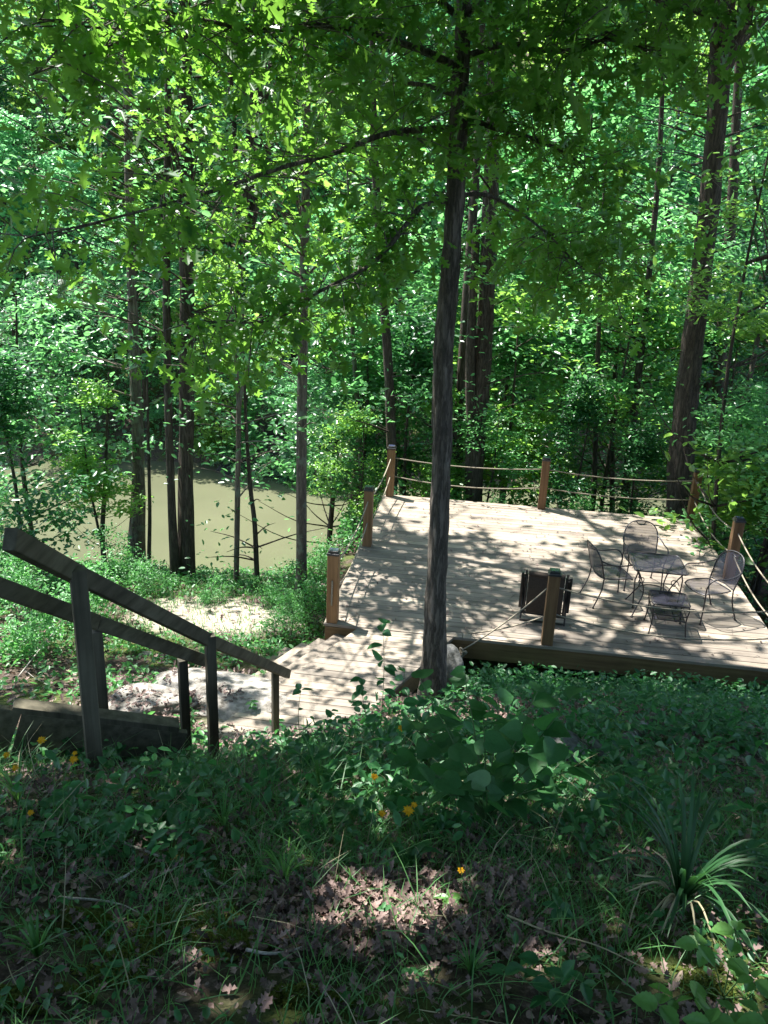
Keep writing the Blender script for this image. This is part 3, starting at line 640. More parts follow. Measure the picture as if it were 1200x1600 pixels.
stick('dead_twig', [(22, 1068), (60, 1035, .12), (98, 1008, .3)], .009, M_DEAD, 'bleached forked twig rising from the slope left of the rail post', 'twig', .02, [[(40, 1055, .05), (58, 1066, .02), (72, 1070, .02)], [(60, 1035, .12), (63, 1018, .2)]])
stick('dead_stalk', [(790, 1452), (860, 1480), (930, 1500), (1012, 1540)], .004, M_STRAW, 'long straw-coloured stalk bent over the front grass', 'stalk', .06)

# ------------------------------------------------------------------ trees
def taper_trunk(b, pts, rads, n=12, wob=.06):
    P = rs(pts, 5); Rr = np.interp(np.linspace(0, 1, len(P)), np.linspace(0, 1, len(rads)), rads); b.tube(P, list(Rr), n, True, wob); return P
def px_tree(name, label, pix, Y, widths, mt, extra_up=3.0, lean=None, group=None, tilt=0):
    """trunk drawn through photo points [(x,y)..] from base to top, at distance Y; widths in photo px"""
    pts = [atY(x, y, Y + tilt * i) for i, (x, y) in enumerate(pix)]
    base = pts[0].copy(); g = float(gz(base[0], base[1])); root = empty(name, (base[0], base[1], g), label, 'tree', group)
    rads = []
    for p, w_ in zip(pts, widths): rads.append(w_ * np.dot(p - [0, 0, H], np.array(fwd)) * .97 / F / 2)
    d = pts[-1] - pts[-2]; d /= np.linalg.norm(d)
    if extra_up: pts.append(pts[-1] + d * extra_up); rads.append(rads[-1] * .6)
    if pts[0][2] > g: pts.insert(0, np.array([base[0], base[1], g - .15])); rads.insert(0, rads[0] * 1.25)
    b = MB()
    if widths[0] > 25:                                            # ridged bark as real relief
        P = rs(pts, 18 if name == 'oak_tree' else 9); Rr = np.interp(np.linspace(0, 1, len(P)), np.linspace(0, 1, len(rads)), rads); nn_ = 36
        if name == 'oak_tree': Rr = Rr * (1 + .18 * np.exp(-np.arange(len(P)) / 3.0))
        b.tube(P, list(Rr), nn_, True); off_ = len(b.v) - len(P) * nn_ - 2 * nn_
        for i in range(len(P)):
            for k_ in range(nn_):
                a = k_ * 9 / nn_; q = np.array(b.v[i * nn_ + k_]); c_ = P[i]; m_ = 1 + .22 * (float(vnoise(np.array(k_ * .62 % (nn_ * .62)), np.array(i * .45), 3)) - .5) + .12 * (float(vnoise(np.array(abs(k_ - nn_ / 2) * .3), np.array(i * .16), 8)) - .5)
                b.v[i * nn_ + k_] = tuple(c_ + (q - c_) * m_)
        P = P[::2] if name != 'oak_tree' else P[::3]
    else: P = taper_trunk(b, pts, rads, 10)
    return root, b, P, rads
def clusters_to_leaves(cl, per, size, tmpl, mt, name, spread=.45, flat=.3, tilt=.5, link=True, keep=None, off=(0, 0, 0), parent=None, sv=.35):
    """cl: (M,3) cluster centres -> leaves scattered round each as a flattened spray"""
    M = len(cl); N = M * per; c = np.repeat(cl, per, 0)
    sp = np.repeat(NR.uniform(.6, 1.3, M), per)[:, None]
    pos = c + NR.normal(0, 1, (N, 3)) * np.array([spread, spread, spread * flat]) * sp
    if keep is not None: pos = pos[keep(pos)]
    N = len(pos); A, B_, C_ = frames(N, tilt)
    return sprinkle(name, pos, A, B_, C_, size * NR.uniform(1 - sv, 1 + sv, N), tmpl, mt, parent, off, link)

def crown_proto(seed, rad, h0, h1, ncl, per, size, tmpl, mt, spread, flat=.35, shape='round', tilt=.5):
    rr = np.random.default_rng(seed); cl = []
    while len(cl) < ncl:
        z = rr.uniform(0, 1); a = rr.uniform(0, 6.2832)
        if shape == 'round': rz = math.sin(math.pi * (z * .85 + .1)) ** .6
        elif shape == 'layer': rz = (1 - z) ** .5 * (.7 + .3 * math.sin(z * 23))
        else: rz = .55 + .45 * math.sin(z * 9 + seed)
        lob = 1 + .28 * math.sin(a * 3 + seed) + .18 * math.sin(a * 5 + z * 7)
        r_ = rad * rz * lob * math.sqrt(rr.uniform(.12, 1)); zz = h0 + (h1 - h0) * z
        if vnoise(np.array(math.cos(a) * r_ * .8 + 9), np.array(math.sin(a) * r_ * .8 + zz * .9), seed) < .48: continue
        cl.append((math.cos(a) * r_, math.sin(a) * r_, zz + rr.normal(0, .15)))
    cl = np.array(cl)
    return clusters_to_leaves(cl, per, size, tmpl, mt, 'crown', spread, flat, tilt, False), cl
def proto_trunk(h, r0, cl, mt, nl=10, lean=.3):
    b = MB(); top = np.array([R.uniform(-lean, lean), R.uniform(-lean, lean), h]); mid = top * .5 + [R.uniform(-lean, lean) * .4, R.uniform(-lean, lean) * .4, 0]
    P = taper_trunk(b, [(0, 0, -.4), (0, 0, .3), mid, top], [r0 * 1.3, r0, r0 * .7, r0 * .25], 8)
    idx = list(range(len(cl))); R.shuffle(idx)
    for i in idx[:nl]:
        c = cl[i]; j = min(range(len(P)), key=lambda k_: abs(P[k_][2] - max(.3, c[2] - .5 * math.hypot(c[0], c[1])))); s = P[j]
        m_ = (s + c) / 2 + [0, 0, -.08 * np.linalg.norm(c - s)]; b.tube(rs([s, m_, c], 4), list(np.linspace(r0 * .3, r0 * .07, 9)), 5)
    me_o = b.build('trunk', mt, None); me = me_o.data; bpy.data.objects.remove(me_o); return me
def inst_tree(name, crown_me, trunk_me, loc, rot, sc, label, cat, group):
    o = empty(name, loc, label, cat, group); o.rotation_euler = (0, 0, rot); o.scale = (sc, sc, sc * R.uniform(.9, 1.12))
    t = bpy.data.objects.new('trunk', trunk_me); COL.objects.link(t); t.parent = o
    c = bpy.data.objects.new('crown', crown_me); COL.objects.link(c); c.parent = o
    return o

# far woods across the river: each tree its own object, crowns share a few meshes
FARP = []
for s in range(6):
    h = 15; cm, cl = crown_proto(20 + s, 3.4, 1.5, h, [430, 330, 430, 380, 330, 420][s], 34, [.22, .27, .2, .24, .28, .21][s], L4, (M_FAR, M_FARW, M_FARD, M_FAR, M_FARW, M_FARD)[s], [.34, .3, .36, .28, .3, .38][s], .42, 'round' if s % 2 else 'col', .6)
    FARP.append((cm, proto_trunk(h * .9, .2, cl, M_BARK, 14)))
far = []
rows = [(31, 4.0, .55), (34.5, 4.4, .75), (39, 4.8, .9), (44, 5.2, 1.0), (50, 6, 1.15), (58, 7, 1.35), (68, 8.5, 1.6)]
for Y, st, sc in rows:
    x = -Y * .62 + R.uniform(0, 2)
    while x < Y * .66:
        far.append((x + R.uniform(-1, 1), Y + R.uniform(-1.6, 1.6), sc * R.uniform(.8, 1.15))); x += st * R.uniform(.75, 1.2)
for x, Y, sc in far:
    p = R.choice(FARP)
    lab = 'leafy tree in the woods across the river' 
    inst_tree('woodland_tree', p[0], p[1], (x, Y, float(gz(x, Y)) - .1), R.uniform(0, 6.28), sc, lab, 'tree', 'trees across the river')
for px_, py_, Y_, sx_ in ((440, 722, 29.6, 2.0), (505, 748, 29.3, 1.5), (400, 700, 30.6, 1.6)):  # rocks added as the dark of the shaded hollow
    rock('added_bank_rock', atY(px_, py_, Y_), sx_, .9, .8, M_ROCKD, {440: 'added rock outcrop on the far riverbank, coloured dark for the shade of the hollow', 505: 'added low rock at the waterline, coloured dark for shade right of the hollow', 400: 'added rock face higher up, coloured dark for shade at the left of the hollow'}[px_], int(px_), .2, 4, .9)
for px_, py_, Y_, sc_, lab_ in ((470, 690, 28.4, .34, 'added tree leaning out to shade the dark end of the river'), (560, 700, 27.2, .32, 'added shading tree hanging low over the river beside the far left deck post'), (385, 660, 29.2, .36, 'added shading tree over the river above the dark rocks')):  # trees added so the water below them falls in shade
    p = atY(px_, py_, Y_); g = float(gz(p[0], p[1])); o = inst_tree('river_shade_tree', FARP[0][0], FARP[0][1], (p[0], p[1], g - .2), 1.0, sc_, lab_, 'tree', 'trees added to shade the river')
    for ch in o.children:
        if ch.name.startswith('crown'): ch.location = (0, 0, (p[2] - g) / o.scale[2] - 6)
N = 30000; x = NR.uniform(-24, 24, N); y = NR.uniform(28.5, 42, N); z = gz(x, y); k_ = z > -3.9
pos = np.stack([x, y, z + NR.uniform(0, .9, N) ** 1.5], -1)[k_]; A, B_, C_ = frames(len(pos), .6)
tag(sprinkle('far_undergrowth', pos, A, B_, C_, NR.uniform(.12, .26, len(pos)), L4, M_FAR), 'low leafy undergrowth covering the far riverbank', 'undergrowth', None, 'stuff')

# understory trees on this bank
UNP = []
for s in range(6):
    cm, cl = crown_proto(40 + s, 1.7, .9, 4.6, [120, 95, 125, 100, 110, 120][s], 32, [.12, .15, .115, .14, .125, .13][s], L6, (M_MID, M_MIDW, M_MIDD, M_MID, M_MIDW, M_MIDD)[s], .24, .24, 'layer' if s % 2 else 'round', .42)
    UNP.append((cm, proto_trunk(4.5, .045, cl, M_BARK, 26, .4)))
SHP = []
for s in range(3):
    cm, cl = crown_proto(60 + s, .8, .15, 1.5, 70, 22, .085, L6, M_SHRUB, .17, .45, 'round', .5)
    SHP.append((cm, proto_trunk(1.2, .02, cl, M_TWIG, 22, .2)))
mid_spots = [  # px, py (crown middle), Y, scale, where
    (30, 640, 15.5, 1.0, 'above the shrubs at the left edge by the water'), 
    
    
    (150, 700, 15.0, .5, 'hanging in front of the water beside the pale leaning trunk'), (520, 560, 20, 1.2, 'between the slim trunk and the nearest trunk'),
    (560, 640, 19, .9, 'over the dark hollow beyond the river edge'), (555, 745, 17.0, .42, 'bright and low, beside the far left deck post'),
    (640, 640, 18, .8, 'just left of the nearest trunk, behind the deck corner'), (650, 480, 21, 1.3, 'high behind the nearest trunk on its left'),
    (800, 640, 18.5, .9, 'behind the middle far post of the deck'), (880, 560, 21, 1.2, 'in the middle gap right of the twin trunks'),
    (820, 430, 22, 1.4, 'tall and pale, right of the twin trunks'), (960, 640, 18.5, 1.0, 'behind the far ropes of the deck'),
    (900, 720, 17.0, .55, 'low behind the far ropes, centre'), (1000, 500, 20, 1.2, 'left of the big straight trunk'),
    (1150, 640, 18, .9, 'low right of the big trunk'), (1200, 560, 16.8, .9, 'at the right edge, halfway up'),
    (1160, 720, 16.2, .6, 'behind the corner post at the right'), (1215, 330, 13.0, .7, 'bright at the right edge, upper part'),
    (1000, 730, 16.6, .5, 'low between the far posts'), (760, 730, 17.2, .5, 'low behind the twin trunks'),
    (690, 720, 17.5, .5, 'low right behind the nearest trunk'), (1060, 330, 24, 1.5, 'high behind the big right trunk'),
    (930, 330, 25, 1.5, 'high in the centre right'), (560, 330, 24, 1.5, 'high in the centre left'), 
    (20, 740, 13.0, .7, 'at the left edge above the handrail end'),
    (1195, 820, 12.6, .7, 'right of the deck outside the rope rail'),
    (1230, 700, 13.5, 1.0, 'dark at the right edge beside the deck'), (720, 350, 23, 1.3, 'high behind the nearest trunk'),
]
for i, (px, py, Y, sc, where) in enumerate(mid_spots):
    p = atY(px, py, Y); g = float(gz(p[0], p[1])); k = UNP[i % 6]
    hc = 2.75 * sc; s2 = sc * 1.25; zc = p[2] - g
    # stretch the stem so the crown sits where the photo shows it
    o = inst_tree('understory_tree', k[0], k[1], (p[0], p[1], g), R.uniform(0, 6.28), s2, 'small leafy tree ' + where, 'tree', 'understory trees on the near bank')
    if zc > hc * 1.35:
        for ch in o.children:
            if ch.name.startswith('crown'): ch.location = (0, 0, (zc - 2.9 * s2) / o.scale[2])
            else: ch.scale = (1.1, 1.1, max(1, (zc + 1.2 * s2) / (4.2 * s2)))
shrub_spots = [(30, 880, 'at the left edge behind the handrail'), (100, 850, 'between the handrail and the water'), (170, 880, 'left of the leaning trunk base'), (60, 930, 'below the handrail on the left bank'),
    (230, 905, 'right at the twin dark trunks, left side'), (330, 915, 'right of the twin dark trunks at the water edge'), (420, 870, 'pale and sunlit, left of the slim trunk'), (500, 880, 'pale and sunlit, left of the first deck post'),
    (440, 920, 'low behind the sunlit path'), (490, 950, 'dark, tucked between the slim trunk and the first deck post'), (140, 950, 'over the dark slope left'), (30, 1000, 'low at the left edge under the rail'),
    (455, 975, 'beside the little steps'), (700, 775, 'low, just behind the far edge of the deck near the twin trunks'), (800, 778, 'low behind the far ropes, left of the middle post'), (900, 785, 'low behind the far ropes, right of the middle post'), (985, 790, 'low behind the far ropes, left of the big trunk'), (1030, 800, 'at the foot of the big trunk behind the deck'), (10, 800, 'tall at the left edge')]
for i, (px, py, where) in enumerate(shrub_spots):
    p = gp(px, py + 25) if py > 800 or px < 600 else atY(px, py, 15.9); p[2] = float(gz(p[0], p[1])); k = SHP[i % 3]; sc = R.uniform(.55, .8) * (1.1 if px < 180 or px > 600 else .6)
    inst_tree('shrub', k[0], k[1], (p[0], p[1], p[2] - .05), R.uniform(0, 6.28), sc, 'leafy green shrub ' + where, 'shrub', 'shrubs on the river bank')

# main trunks seen in the photo
TR = {}
TR['main'] = px_tree('oak_tree', 'nearest tall tree with rough bark, standing before the walkway and deck', [(676, 1098), (682, 930), (690, 700), (692, 560), (702, 440), (712, 300), (717, 180), (723, 50), (728, -90)], 6.6, [43, 33, 31, 31, 30, 30, 28, 25, 22], M_BARK, 4)
TR['A'] = px_tree('tall_tree', 'leaning pale-barked tree at the left, rooted beside the water', [(213, 858), (217, 740), (210, 560), (205, 400), (200, 200), (196, 0), (192, -250)], 16.0, [27, 20, 17, 15, 13, 12, 9], M_BARK2)
TR['B'] = px_tree('tall_tree', 'slim dark trunk immediately left of a thicker dark one', [(274, 905), (268, 780), (262, 600), (260, 400), (262, 200), (263, -100)], 13.8, [17, 13, 13, 12, 11, 8], M_BARK)
TR['C'] = px_tree('tall_tree', 'thick dark trunk at left centre, paired with a slimmer one', [(291, 900), (291, 750), (292, 560), (292, 350), (290, 150), (288, -150)], 14.0, [28, 24, 24, 23, 21, 15], M_BARK)
TR['D'] = px_tree('forked_tree', 'thin forked trunk between the dark pair and the slim straight trunk', [(369, 915), (371, 780), (373, 640), (368, 560), (362, 470)], 13.6, [9, 9, 8, 6, 4], M_BARK2, 1)
TR['E'] = px_tree('thin_tree', 'thin bent trunk right beside the forked one', [(402, 915), (398, 820), (391, 760), (384, 650), (380, 500)], 13.7, [9, 8, 7, 5, 3], M_BARK, 1)
TR['Fq'] = px_tree('tall_tree', 'slim straight grey trunk between the sunlit path and the deck', [(470, 942), (471, 860), (471, 700), (473, 560), (476, 400), (479, 200), (482, -60)], 12.1, [20, 17, 17, 16, 15, 13, 10], M_BARK2)
TR['G'] = px_tree('tall_tree', 'dark trunk rising behind the far left deck post', [(612, 780), (612, 700), (606, 560), (596, 420), (586, 250), (580, 0)], 17.0, [18, 16, 15, 14, 12, 8], M_BARK)
TR['H'] = px_tree('twin_trunk_tree', 'dark twin-stemmed tree with vines behind the far deck edge', [(738, 785), (745, 680), (755, 560), (762, 420), (768, 250), (772, 0)], 17.2, [30, 29, 28, 26, 22, 16], M_BARK)
TR['H2'] = px_tree('tall_tree', 'thinner dark trunk tucked between the nearest trunk and the twin-stemmed tree', [(712, 790), (716, 680), (724, 560), (732, 430), (745, 250), (755, 0)], 18.2, [18, 17, 17, 16, 13, 10], M_BARK)
TR['J'] = px_tree('tall_tree', 'big straight grey-brown trunk behind the right far corner of the deck', [(1060, 812), (1066, 700), (1080, 560), (1095, 430), (1110, 300), (1122, 160), (1132, 60)], 15.8, [42, 39, 35, 31, 30, 30, 28], M_BARK, 0)
TR['K'] = px_tree('tall_tree', 'dark leaning trunk left of the big straight trunk', [(975, 790), (985, 690), (1000, 560), (1015, 420), (1030, 250), (1040, 0)], 18.5, [15, 14, 12, 10, 9, 6], M_BARK)
TR['Lq'] = px_tree('tall_tree', 'dark trunk close behind the right side of the big trunk', [(1118, 745), (1122, 640), (1128, 520), (1140, 380), (1150, 200), (1158, 0)], 20.0, [24, 22, 20, 18, 15, 11], M_BARK)
TR['Mq'] = px_tree('thin_tree', 'thin leaning trunk near the right edge', [(1145, 720), (1160, 640), (1178, 560), (1192, 480), (1205, 380)], 16.5, [9, 9, 8, 8, 6], M_BARK2, 2)
TR['N'] = px_tree('thin_tree', 'thin dark trunk behind the middle far deck post', [(928, 770), (930, 700), (934, 560), (940, 400)], 18.0, [9, 8, 8, 6], M_BARK, 2)
TR['P'] = px_tree('thin_tree', 'thin leaning trunk by the dark hollow', [(566, 770), (560, 650), (552, 540), (548, 420)], 18.5, [8, 8, 7, 5], M_BARK2, 2)
TR['Q'] = px_tree('thin_tree', 'thin stem standing in front of the water at the left', [(160, 835), (164, 760), (166, 700)], 15.5, [8, 7, 5], M_BARK, 1.5)
TR['S'] = px_tree('thin_tree', 'thin stem between the leaning pale tree and the dark pair', [(233, 870), (234, 800), (232, 700)], 15.0, [7, 6, 5], M_BARK, 1.5)
# extra limbs on some trunks
def limb(key, pix, Ys, w0, w1, n=5):
    pts = [atY(x, y, Y) for (x, y), Y in zip(pix, Ys)]; P = rs(pts, n); rad = np.linspace(w0, w1, len(P)) * (.72 if key == 'main' else 1); TR[key][1].tube(P, list(rad), 8, True, .08); return P
limb('D', [(373, 640), (380, 600), (390, 560), (392, 500)], [13.6, 13.6, 13.7, 13.8], .035, .015)
limb('J', [(1128, 110), (1150, 60), (1170, 10), (1185, -60)], [15.8, 15.8, 15.7, 15.6], .17, .1)
limb('J', [(1122, 150), (1125, 60), (1128, 10), (1130, -60)], [15.8, 15.8, 15.9, 16], .2, .12)
limb('H', [(742, 700), (735, 600), (738, 480), (745, 350)], [17.2, 17.1, 17.1, 17.2], .13, .08)
limb('H', [(752, 560), (760, 500), (752, 430), (765, 330), (758, 260)], [17.0, 16.95, 16.95, 16.95, 16.95], .03, .02)
oakP = []
oakP.append(limb('main', [(714, 200), (660, 203), (600, 210), (520, 240), (440, 262), (340, 296), (250, 322), (140, 350), (40, 372)], np.linspace(6.6, 5.0, 9), .035, .006))
oakP.append(limb('main', [(700, 314), (660, 322), (635, 350), (600, 395), (560, 425), (500, 455), (440, 495), (380, 505), (300, 500)], np.linspace(6.6, 5.3, 9), .032, .005))
oakP.append(limb('main', [(716, 104), (680, 88), (630, 68), (560, 48), (500, 40), (400, 48), (300, 30), (180, 45), (60, 30)], np.linspace(6.6, 5.0, 9), .04, .006))
oakP.append(limb('main', [(718, 175), (770, 200), (830, 215), (900, 250), (950, 310)], np.linspace(6.6, 7.4, 5), .03, .006))
oakP.append(limb('main', [(704, 306), (760, 305), (810, 330), (860, 370), (900, 410), (950, 440)], np.linspace(6.6, 7.2, 6), .026, .005))
oakP.append(limb('main', [(720, 90), (790, 70), (870, 80), (960, 60), (1010, 80)], np.linspace(6.6, 6.2, 5), .032, .006))
oakP.append(limb('main', [(722, 30), (650, -20), (520, -40), (360, -10), (200, 60), (40, 120)], np.linspace(6.6, 4.9, 6), .035, .006))
oakP.append(limb('main', [(722, 30), (800, -40), (930, -40), (1050, 10), (1180, 40)], np.linspace(6.6, 5.4, 5), .035, .006))
oakP.append(limb('main', [(718, 150), (640, 130), (560, 140), (470, 150), (380, 180)], np.linspace(6.6, 8.0, 5), .028, .005))
oakP.append(limb('main', [(716, 230), (740, 260), (790, 330), (840, 400)], np.linspace(6.6, 8.2, 4), .02, .005))
# oak leaves: tufts hung on short twigs along each limb
tw = MB(); cl = []
for li, P in enumerate(oakP):
    n = len(P); dens = [1.8, 1.8, 2.4, 3.6, 3.2, 3, 2.5, 3.2, 1.8, 1.5][li]
    for i in range(int(n * (.5 if li in (4, 9) else .16)), n):
        for _ in range(int(dens) + (R.random() < dens % 1)):
            s = P[i] + (P[min(i + 1, n - 1)] - P[i]) * R.random(); a = R.uniform(0, 6.28); L = R.uniform(.15, .8) * (1 if li not in (1,) else .6)
            e = s + np.array([math.cos(a) * L, math.sin(a) * L, R.uniform(-.42, .3)]); m_ = (s + e) / 2 + [0, 0, .04]
            tw.tube([s, m_, e], [.005, .004, .002], 4, False); cl += [e, (m_ + e) / 2]
tw.build('twigs', M_TWIG, TR['main'][0])
cl = np.array(cl); per = 6; c = np.repeat(cl, per, 0); N = len(c); pos = c + NR.normal(0, 1, (N, 3)) * [.10, .10, .07]; A, B_, C_ = frames(N, .75)
A[:, 2] -= .35; A /= np.linalg.norm(A, axis=1)[:, None]; B_ = np.cross(C_, A); B_ /= np.linalg.norm(B_, axis=1)[:, None]; C_ = np.cross(A, B_)
sprinkle('crown', pos, A, B_, C_, NR.uniform(.07, .185, N), OAK, M_OAK, TR['main'][0], TR['main'][0].location)
print('oak leaves', N)

# high canopy: unseen leaves added for shade, each on the tree whose trunk is nearest; openings let the sun reach deck, path and one patch of litter
off_trees = [(-6.5, 1.5), (-2.5, -3.5), (3.5, -2.5), (6.8, 2.5), (8.5, 8.0), (-6.0, 7.5), (3.2, 3.0 - 7), (9.5, 13.5)]  # out-of-view trees added to carry the shading canopy
OT = []
for i, (x, y) in enumerate(off_trees):
    g = float(gz(x, y)); r = empty('added_shade_tree', (x, y, g), None, None); b = MB(); P = taper_trunk(b, [(x, y, g - .3), (x + .1, y, g + 3), (x, y + .2, g + 8), (x + .2, y, 11.5)], [.22, .17, .13, .05], 10)
    OT.append((r, b, P))
labs = ['added unseen tree left of the camera shading the grass', 'added unseen tree behind the viewer shading the slope', 'added unseen shade tree behind and right of the viewer', 'added unseen shade tree right of the foreground slope',
        'added unseen shade tree right of the deck beyond the frame', 'added unseen shade tree beyond the left edge beside the stairs', 'added unseen shade tree far behind the viewer', 'added unseen shade tree right of the far deck corner']
for (r, b, P), lab in zip(OT, labs): tag(r, lab, 'tree', 'unseen shade trees added around the slope')
patch = gp(622, 1432); patch2 = gp(1150, 1530)
PA = DO + DU * 2.8 + DV * 2.7
def cover(S):
    """wanted canopy cover (0..1) over a point on the ground"""
    x, y = S[:, 0], S[:, 1]; c = np.where((y < 6.2) | ((x > 1.2) & (y < 8.8)), .985, .93)
    du = (x - DO[0]) * ca + (y - DO[1]) * sa; dv = -(x - DO[0]) * sa + (y - DO[1]) * ca
    ondeck = (du > -.4) & (du < 5.9) & (dv > -.25) & (dv < 5.9)
    nz = fbm(x * 1.25 + 3, y * 1.7, 21, 2) + (vnoise(x * 3.0, y * 4.0, 33) - .5) * .4
    thr = .555 + .13 * (dv > 3.6) - .10 * ((du < 3.0) & (dv < 3.6) & (dv > .3)) + .03 * (dv < 1.0)
    c = np.where(ondeck, np.where(nz < thr, .02, .96), c)
    walk = (x > -1.4) & (x < 1.0) & (y > 7.0) & (y < 9.3); c = np.where(walk, np.where(nz < .7, .0, .95), c)
    pth = ((x + 2.6) / 2.6) ** 2 + ((y - 11.3) / 1.8) ** 2 < 1; c = np.where(pth, np.where(nz < .95, .01, .7), c)
    rk = ((x + 1.7) / 1.3) ** 2 + ((y - 7.4) / .9) ** 2 < 1; c = np.where(rk, np.where(nz < .62, .03, .85), c)
    bank = (y > 12.3) & (x < -.6); c = np.where(bank, np.where(nz < .62, .02, .5), c)
    bank2 = (y > 15.5) & (x >= -.6); c = np.where(bank2, np.where(nz < .62, .02, .5), c)
    leftb = (x < -3.2) & (y > 8.5); c = np.where(leftb & (nz < .5), .1, c)
    dp = (x - patch[0]) ** 2 / .31 ** 2 + (y - patch[1]) ** 2 / .24 ** 2 + (vnoise(x * 9, y * 9, 5) - .5) * .8; c = np.where(dp < 1, 0.0, c)
    dp = (x - patch2[0]) ** 2 / .26 ** 2 + (y - patch2[1]) ** 2 / .22 ** 2 + (vnoise(x * 11, y * 11, 5) - .5) * 1.0; c = np.where(dp < 1.0, .1, c)
    return c
def canopy(n, x0, x1, y0, y1, z0, z1, size):
    x, y, z = NR.uniform(x0, x1, n), NR.uniform(y0, y1, n), NR.uniform(z0, z1, n)
    sxy = SUN[:2] / SUN[2]; gx, gy = x.copy(), y.copy(); g = np.zeros(n)
    for _ in range(4):
        g = gz(gx, gy, False); g = np.where((gx > -.7) & (gx < 5.7) & (gy > 8.7) & (gy < 15), 0, g); gx, gy = x - sxy[0] * (z - g), y - sxy[1] * (z - g)
    c = cover(np.stack([gx, gy], -1))
    ox, oy = x - sxy[0] * (z - 5.8), y - sxy[1] * (z - 5.8); inb = (ox > -6) & (ox < .2) & (oy > 4.4) & (oy < 10.5) & (gy > 3.2) & (gx < 1.3)   # gaps cut to light the oak's outer branches
    c = np.where(inb & (fbm(ox * .8, oy * .9, 77, 2) < .60), np.minimum(c, .1), c)
    keep = NR.random(n) < c
    return np.stack([x, y, z], -1)[keep]
cp = np.concatenate([canopy(84000, -10, 9, -7, 10.5, 8.6, 12.5, 0), canopy(20000, -9, 6, 10.5, 21, 10.2, 13.5, 0), canopy(7000, 6, 13, 8, 20, 9.8, 13, 0)])
# keep the view itself clear of these high leaves
rel = cp - [0, 0, H]; el = rel[:, 2] / np.maximum(rel[:, 1], .01); cp = cp[(cp[:, 1] < 0) | (el > .262)]
own = [('T', k_) for k_ in ('main', 'A', 'B', 'C', 'Fq', 'G', 'H', 'J', 'K', 'E')] + [('O', i) for i in range(len(OT))]
cen = np.array([TR[k_][2][-1][:2] if t_ == 'T' else off_trees[k_] for t_, k_ in own])
best = np.argmin(((cp[:, None, :2] - cen[None]) ** 2).sum(-1) , 1)
for i, (t_, k_) in enumerate(own):
    q = cp[best == i]
    if len(q) < 20: continue
    root = TR[k_][0] if t_ == 'T' else OT[k_][0]; bb = TR[k_][1] if t_ == 'T' else OT[k_][1]; P = TR[k_][2] if t_ == 'T' else OT[k_][2]
    A, B_, C_ = frames(len(q), .35)
    sprinkle('crown' if k_ != 'main' else 'upper_crown', q, A, B_, C_, NR.uniform(.17, .3, len(q)), L6, M_CAN, root, root.location)  # canopy leaves placed and thinned to shape shade on the ground
    for _ in range(7):
        e = q[NR.integers(len(q))]; s = P[-2]; bb.tube(rs([s, (s + e) / 2 + [0, 0, -.2], e], 4), list(np.linspace(.06, .015, 9)), 6)
for (r, b, P) in OT: b.build('trunk', M_BARK, r)
# leafy sprays on the trunks in view (lower crowns)
def spray_crown(key, spots, per, size, mt, tmpl=L6, spread=.4, flat=.3):
    root, b, P = TR[key][0], TR[key][1], TR[key][2]; cl = np.array([atY(x, y, Y) for x, y, Y in spots]); cl = np.repeat(cl, 4, 0) + NR.normal(0, 1, (len(cl) * 4, 3)) * [.5, .5, .3]
    tb = b
    for c in cl:
        j = min(range(len(P)), key=lambda k_: abs(P[k_][2] - (c[2] - .25 * np.linalg.norm((P[k_] - c)[:2])))); s = P[j]; tb.tube(rs([s, (s + c) / 2 + [0, 0, .05], c], 3), list(np.linspace(.018, .004, 7)), 4, False)
    clusters_to_leaves(cl, per, size, tmpl, mt, 'lower_crown', spread, flat, .45, True, None, root.location, root)
spray_crown('Fq', [(420, 250, 9.5), (360, 160, 9.2), (300, 80, 9.0), (460, 120, 9.6), (400, 320, 9.8), (330, 240, 9.2)], 16, .13, M_OAK, OAK, .34)
spray_crown('C', [(230, 150, 10), (260, 300, 10.4), (120, 120, 10), (20, 120, 9.5), (200, 60, 9.8)], 16, .14, M_OAK, OAK, .36)
spray_crown('A', [(60, 420, 15), (30, 300, 14.5), (180, 400, 15), (60, 560, 15.5), (150, 330, 15.5), (230, 260, 15), (120, 200, 15), (250, 420, 16), (170, 100, 15), (90, 120, 14.5), (150, 520, 16)], 22, .12, M_MID)
spray_crown('B', [(230, 480, 13), (300, 250, 13.5), (210, 150, 13), (180, 450, 13.5)], 22, .12, M_MID)
spray_crown('C', [(340, 380, 13.5), (380, 440, 13.8), (300, 500, 13.2), (350, 200, 13.5), (400, 120, 14), (290, 640, 13.8), (340, 300, 13)], 24, .12, M_MID)
spray_crown('D', [(360, 560, 13.4), (400, 520, 13.6), (350, 640, 13.2), (330, 740, 13.5), (420, 700, 13.6)], 16, .11, M_MID)
spray_crown('E', [(430, 800, 13.8), (370, 840, 13.6), (390, 700, 13.6)], 9, .1, M_MID)
spray_crown('Fq', [(440, 480, 12.2), (400, 400, 12.5), (380, 300, 12), (440, 360, 12), (520, 300, 12.4), (430, 200, 12), (500, 420, 12), (540, 200, 12.4), (480, 620, 11.8), (420, 560, 12), (500, 480, 12)], 20, .12, M_MID)
spray_crown('G', [(580, 480, 16.5), (640, 420, 16.5), (560, 360, 17), (620, 600, 16.5), (540, 650, 16.5)], 22, .13, M_MID)
spray_crown('H', [(800, 420, 16.6), (780, 300, 16.6), (820, 540, 16.6), (700, 420, 16.8), (790, 620, 16.6)], 22, .13, M_MID)
spray_crown('K', [(980, 420, 17), (920, 480, 17), (1010, 560, 17), (960, 300, 17), (900, 380, 16.8), (1020, 400, 16.6)], 26, .13, M_MID)
